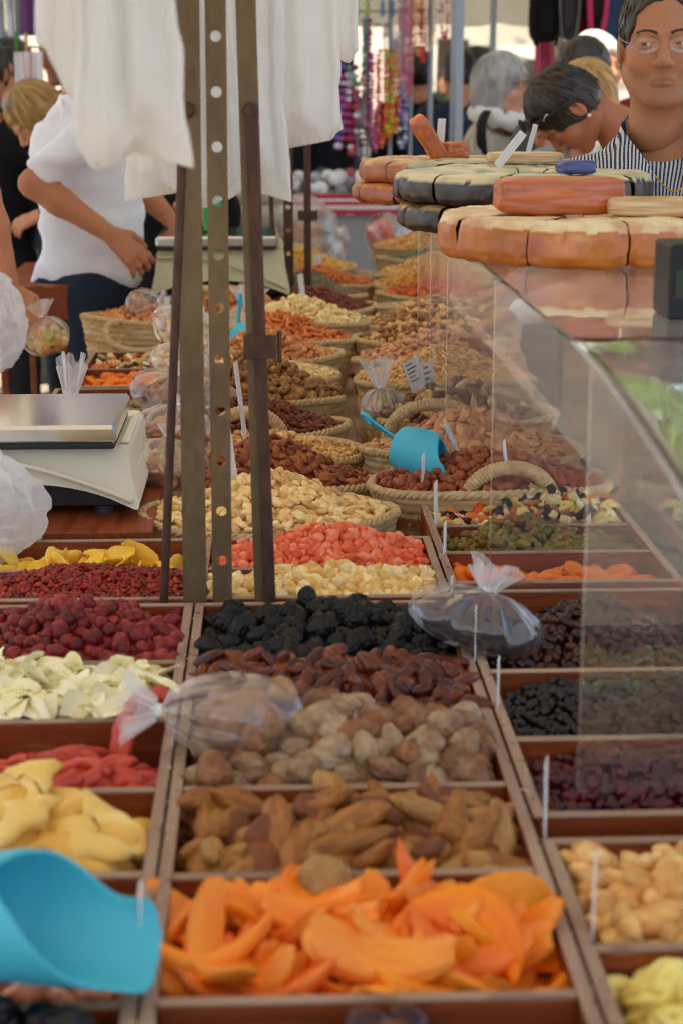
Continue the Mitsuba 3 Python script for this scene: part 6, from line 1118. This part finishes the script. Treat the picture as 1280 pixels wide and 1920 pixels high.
v, f = tube(spline([[.93, 6.70, 1.37], [.985, 6.67, 1.30], [.995, 6.66, 1.20], [.985, 6.66, 1.08]], 24), .036, 12, flat=.5); add('end', (v + .014 * np.stack([nz(v, 38, k) for k in (1, 2, 3)], 1), f), 'vc_cloth', '#d2cfcb', parent=sw)
add('backpack_strap', tube(spline([[.80, 6.62, 1.39], [.775, 6.575, 1.33], [.785, 6.57, 1.22], [.79, 6.60, 1.08]], 20), .020, 8, flat=.35), 'vc_cloth', '#1b1b1f', label='black backpack strap over the shoulder of the gray haired woman', cat='strap')
gg = thing('glasses', 'dark rimmed glasses on the gray haired woman', 'glasses'); GH = tr(.845, 6.75, 0) @ Rz(-118) @ tr(0, .02, 1.484) @ Rz(4)
for s in (-1, 1):
    a = np.linspace(0, 2 * np.pi, 25); add('rim', xf(tube(np.stack([s * .032 + .022 * np.cos(a), .104 + 0 * a, .004 + .015 * np.sin(a)], 1), .0016, 6, caps=False), GH), 'vc_gloss', '#3a2028', parent=gg); add('temple', xf(tube([[s * .055, .100, .006], [s * .078, -.01, .006]], .0015, 6), GH), 'vc_gloss', '#3a2028', parent=gg)
add('bridge', xf(tube([[-.010, .105, .006], [.010, .105, .006]], .0014, 6), GH), 'vc_gloss', '#3a2028', parent=gg)
person('man in a navy jacket with short black hair seen from behind in the crowd', .975, 9.25, 12, 1.66, '#262f42', '#20232b', head=(6, 0, 0), hair=('short', ('#241c18', '#120d0b')), res=.02, hres=.008, nl=0, seed=9, hands=False, eyes=False)
person('person in a black T-shirt behind the grey rack posts', .80, 9.75, 5, 1.66, '#141416', '#1c1d22', hair=('short', ('#1c1613', '#0e0b0a')), res=.02, hres=.008, nl=0, seed=10, sleeve=.5, hands=False, eyes=False)
person('person with black hair between the navy jacket and the gray haired woman', 1.13, 9.9, -60, 1.67, '#1c1c20', '#23252c', hair=('short', ('#1e1715', '#0e0b0a')), res=.02, hres=.008, nl=0, seed=11, hands=False, eyes=False)
person('person in a grey blue sweater with dark hair beyond the bending woman', .955, 5.72, 150, 1.50, '#6e7884', '#2c3038', lean=6, head=(24, 0, 0), hair=('crop', ('#2a1e18', '#140e0b')), fem=1, res=.02, hres=.008, nl=0, seed=12)
person('person with long auburn hair half hidden behind the striped shirt', .885, 3.86, 70, 1.44, '#8c8a88', '#2c2e36', head=(14, 0, 0), hair=('long', ('#3e2418', '#1e110b')), fem=1, res=.02, hres=.006, nl=260, seed=13)
person('person in a white hat and cream top beyond the cropped haired man', 1.18, 6.6, -150, 1.66, '#d2cec4', '#5a5a5c', hair=('bob', ('#d8d4cc', '#b8b4ac')), fem=1, res=.02, hres=.008, nl=0, seed=14, hands=False)
# the stallholders and customers on the left
tm, TM, _, tk = person('stallholder in a plain white T-shirt and dark jeans reaching over the scale', -.545, 5.34, -74, 1.73, '#dadadd', '#1d2533', lean=4, head=(20, 10, 0), hair=('short', ('#2a201a', '#15100d')), skin='#a86c48', belly=.35, chub=.5, res=.012, hres=.006, nl=160, seed=21, sleeve=.46,
       arms=[((-.42, 5.58, 1.20), (-.29, 5.50, 1.08), (.7, -.2, -.5), (.3, -.3, .9)), ((-.665, 5.15, 1.215), (-.445, 5.10, 1.075), (.72, -.05, -.62, ), (.25, -.85, .45), 16)])
person('woman with honey blonde hair in a black jacket looking down at the left', -.545, 6.50, 118, 1.57, '#17171b', '#1c1d22', lean=24, head=(20, 10, 0), hair=('bob', ('#b08c50', '#6a4a24')), skin='#b97e5e', fem=1, age=.7, res=.016, hres=.0045, nl=280, seed=22, arms=[((-.62, 6.22, 1.10), (-.755, 6.12, 1.06), (-.9, -.1, -.25), (0, -.5, .9), 35), None])
add('sunglasses', xf(cat([lump((s * .033, .085, .112), (.026, .008, .018), 3, '#14110f', .02) for s in (-1, 1)]), tr(-.545, 6.50, 0) @ Rz(118) @ tr(0, .30, 1.385) @ rot([1, 0, 0], -44)), 'vc_gloss', label='dark sunglasses pushed up on the honey blonde hair', cat='sunglasses')
person('man in a dark jacket whose neck shows between the blonde hair and the white bag', -.735, 7.02, 150, 1.73, '#1e1c22', '#23252c', head=(10, -20, 0), hair=('short', ('#2a1c20', '#160e10')), skin='#9c6448', res=.018, hres=.008, nl=0, seed=23)
cm, _, _, _ = person('stallholder at the left edge in a white T-shirt handing over a bag of sweets', -1.02, 4.62, -92, 1.73, '#dcdce0', '#3a3e48', lean=5, skin='#b27450', hair=('short', ('#2a201a', '#15100d')), res=.013, hres=.006, nl=0, seed=24, sleeve=.5,
       arms=[((-.86, 4.86, 1.10), (-.70, 4.62, .855), (1, -.25, -.05), (0, -.3, -1), 20), ((-.705, 4.50, 1.235), (-.645, 4.48, .985), (.62, -.1, -.75), (.5, -.75, .4), 38)])
nut_bag((-.560, 4.47, .875), (.060, .045, .050), (-.25, .1, 1), 41, 'clear bag of jelly sweets held by the stallholder at the left edge', rounds(3, [('#c8b838', '#a89420'), ('#d8c84a', '#b8a430')], 1200, .026, .05, .05) + rounds(3, [('#e0854a', '#d06a30'), ('#ecdcc4', '#d8c4a4')], 1210, .026, .05, .05), 'jelly sweets', 26, knot=.6)
person('customer in black clothes behind the white T-shirt', -.36, 6.35, 160, 1.66, '#131315', '#1a1a1e', hair=('short', ('#1c1613', '#0e0b0a')), res=.02, hres=.008, nl=0, seed=25, arms=[None, ((-.45, 6.15, 1.15), (-.30, 6.05, 1.10))])
person('customer in dark clothes at the far left edge', -1.02, 6.7, 175, 1.64, '#15151a', '#1a1a1e', hair=('short', ('#2a201a', '#15100d')), res=.02, hres=.008, nl=0, seed=26)
person('customer in a light blue shirt and dark cap at the far left', -1.16, 8.4, 100, 1.68, '#5a7aa0', '#24262c', hair=('short', ('#1a1718', '#0e0c0d')), res=.02, hres=.008, nl=0, seed=27, hands=False)
# the crowd down the street
CW = [('#3c4a5c', 'slate jacket'), ('#c8c2b8', 'cream top'), ('#2a2a2e', 'charcoal coat'), ('#8a3a3c', 'brick red jumper'), ('#5a6a54', 'olive jacket'), ('#d8d6d2', 'white shirt'), ('#3a3c5c', 'indigo top'), ('#a08868', 'camel coat')]
for i, (x, y, yaw) in enumerate(((1.05, 12.5, 20), (1.5, 12.0, 160), (1.95, 13.5, 10), (2.6, 12.5, -40), (1.3, 15.5, 170), (2.3, 16.5, 0), (1.75, 18, 180), (3.1, 17, 30), (-1.9, 11.5, 0), (-2.5, 13, 180), (-1.5, 14, 20), (-2.1, 16.5, -30), (.9, 20, 0), (2.7, 21.5, 180))):
    c, n = CW[i % 8]; wherei = ('near the first awning', 'near the first awning further right', 'under the first awning', 'at the right under the first awning', 'beyond the first awning', 'beyond the first awning to the right', 'before the second awning', 'right of the second awning', 'down the street on the left', 'further left down the street', 'beside the left awning', 'behind the left awning', 'far down the street', 'far down the street on the right')[i]
    person(f'passer-by in a {n} {wherei}', x, y, yaw, 1.60 + .02 * (i % 6), c, '#2a2d36', hair=(('short', 'bob')[i % 2], (('#2a201a', '#15100d'), ('#8a6a40', '#5a4020'), ('#8c8a86', '#5c5a58'))[i % 3]), fem=i % 2, res=.03, hres=.012, nl=0, seed=60 + i, hands=False, eyes=False, group='passers-by down the street')
# ------------------------------------------------------------------ the dyes that the meshes refer to
DYES.append(mi.Float(np.ravel(PALETTE).astype(np.float32))); dr.eval(DYES[0])
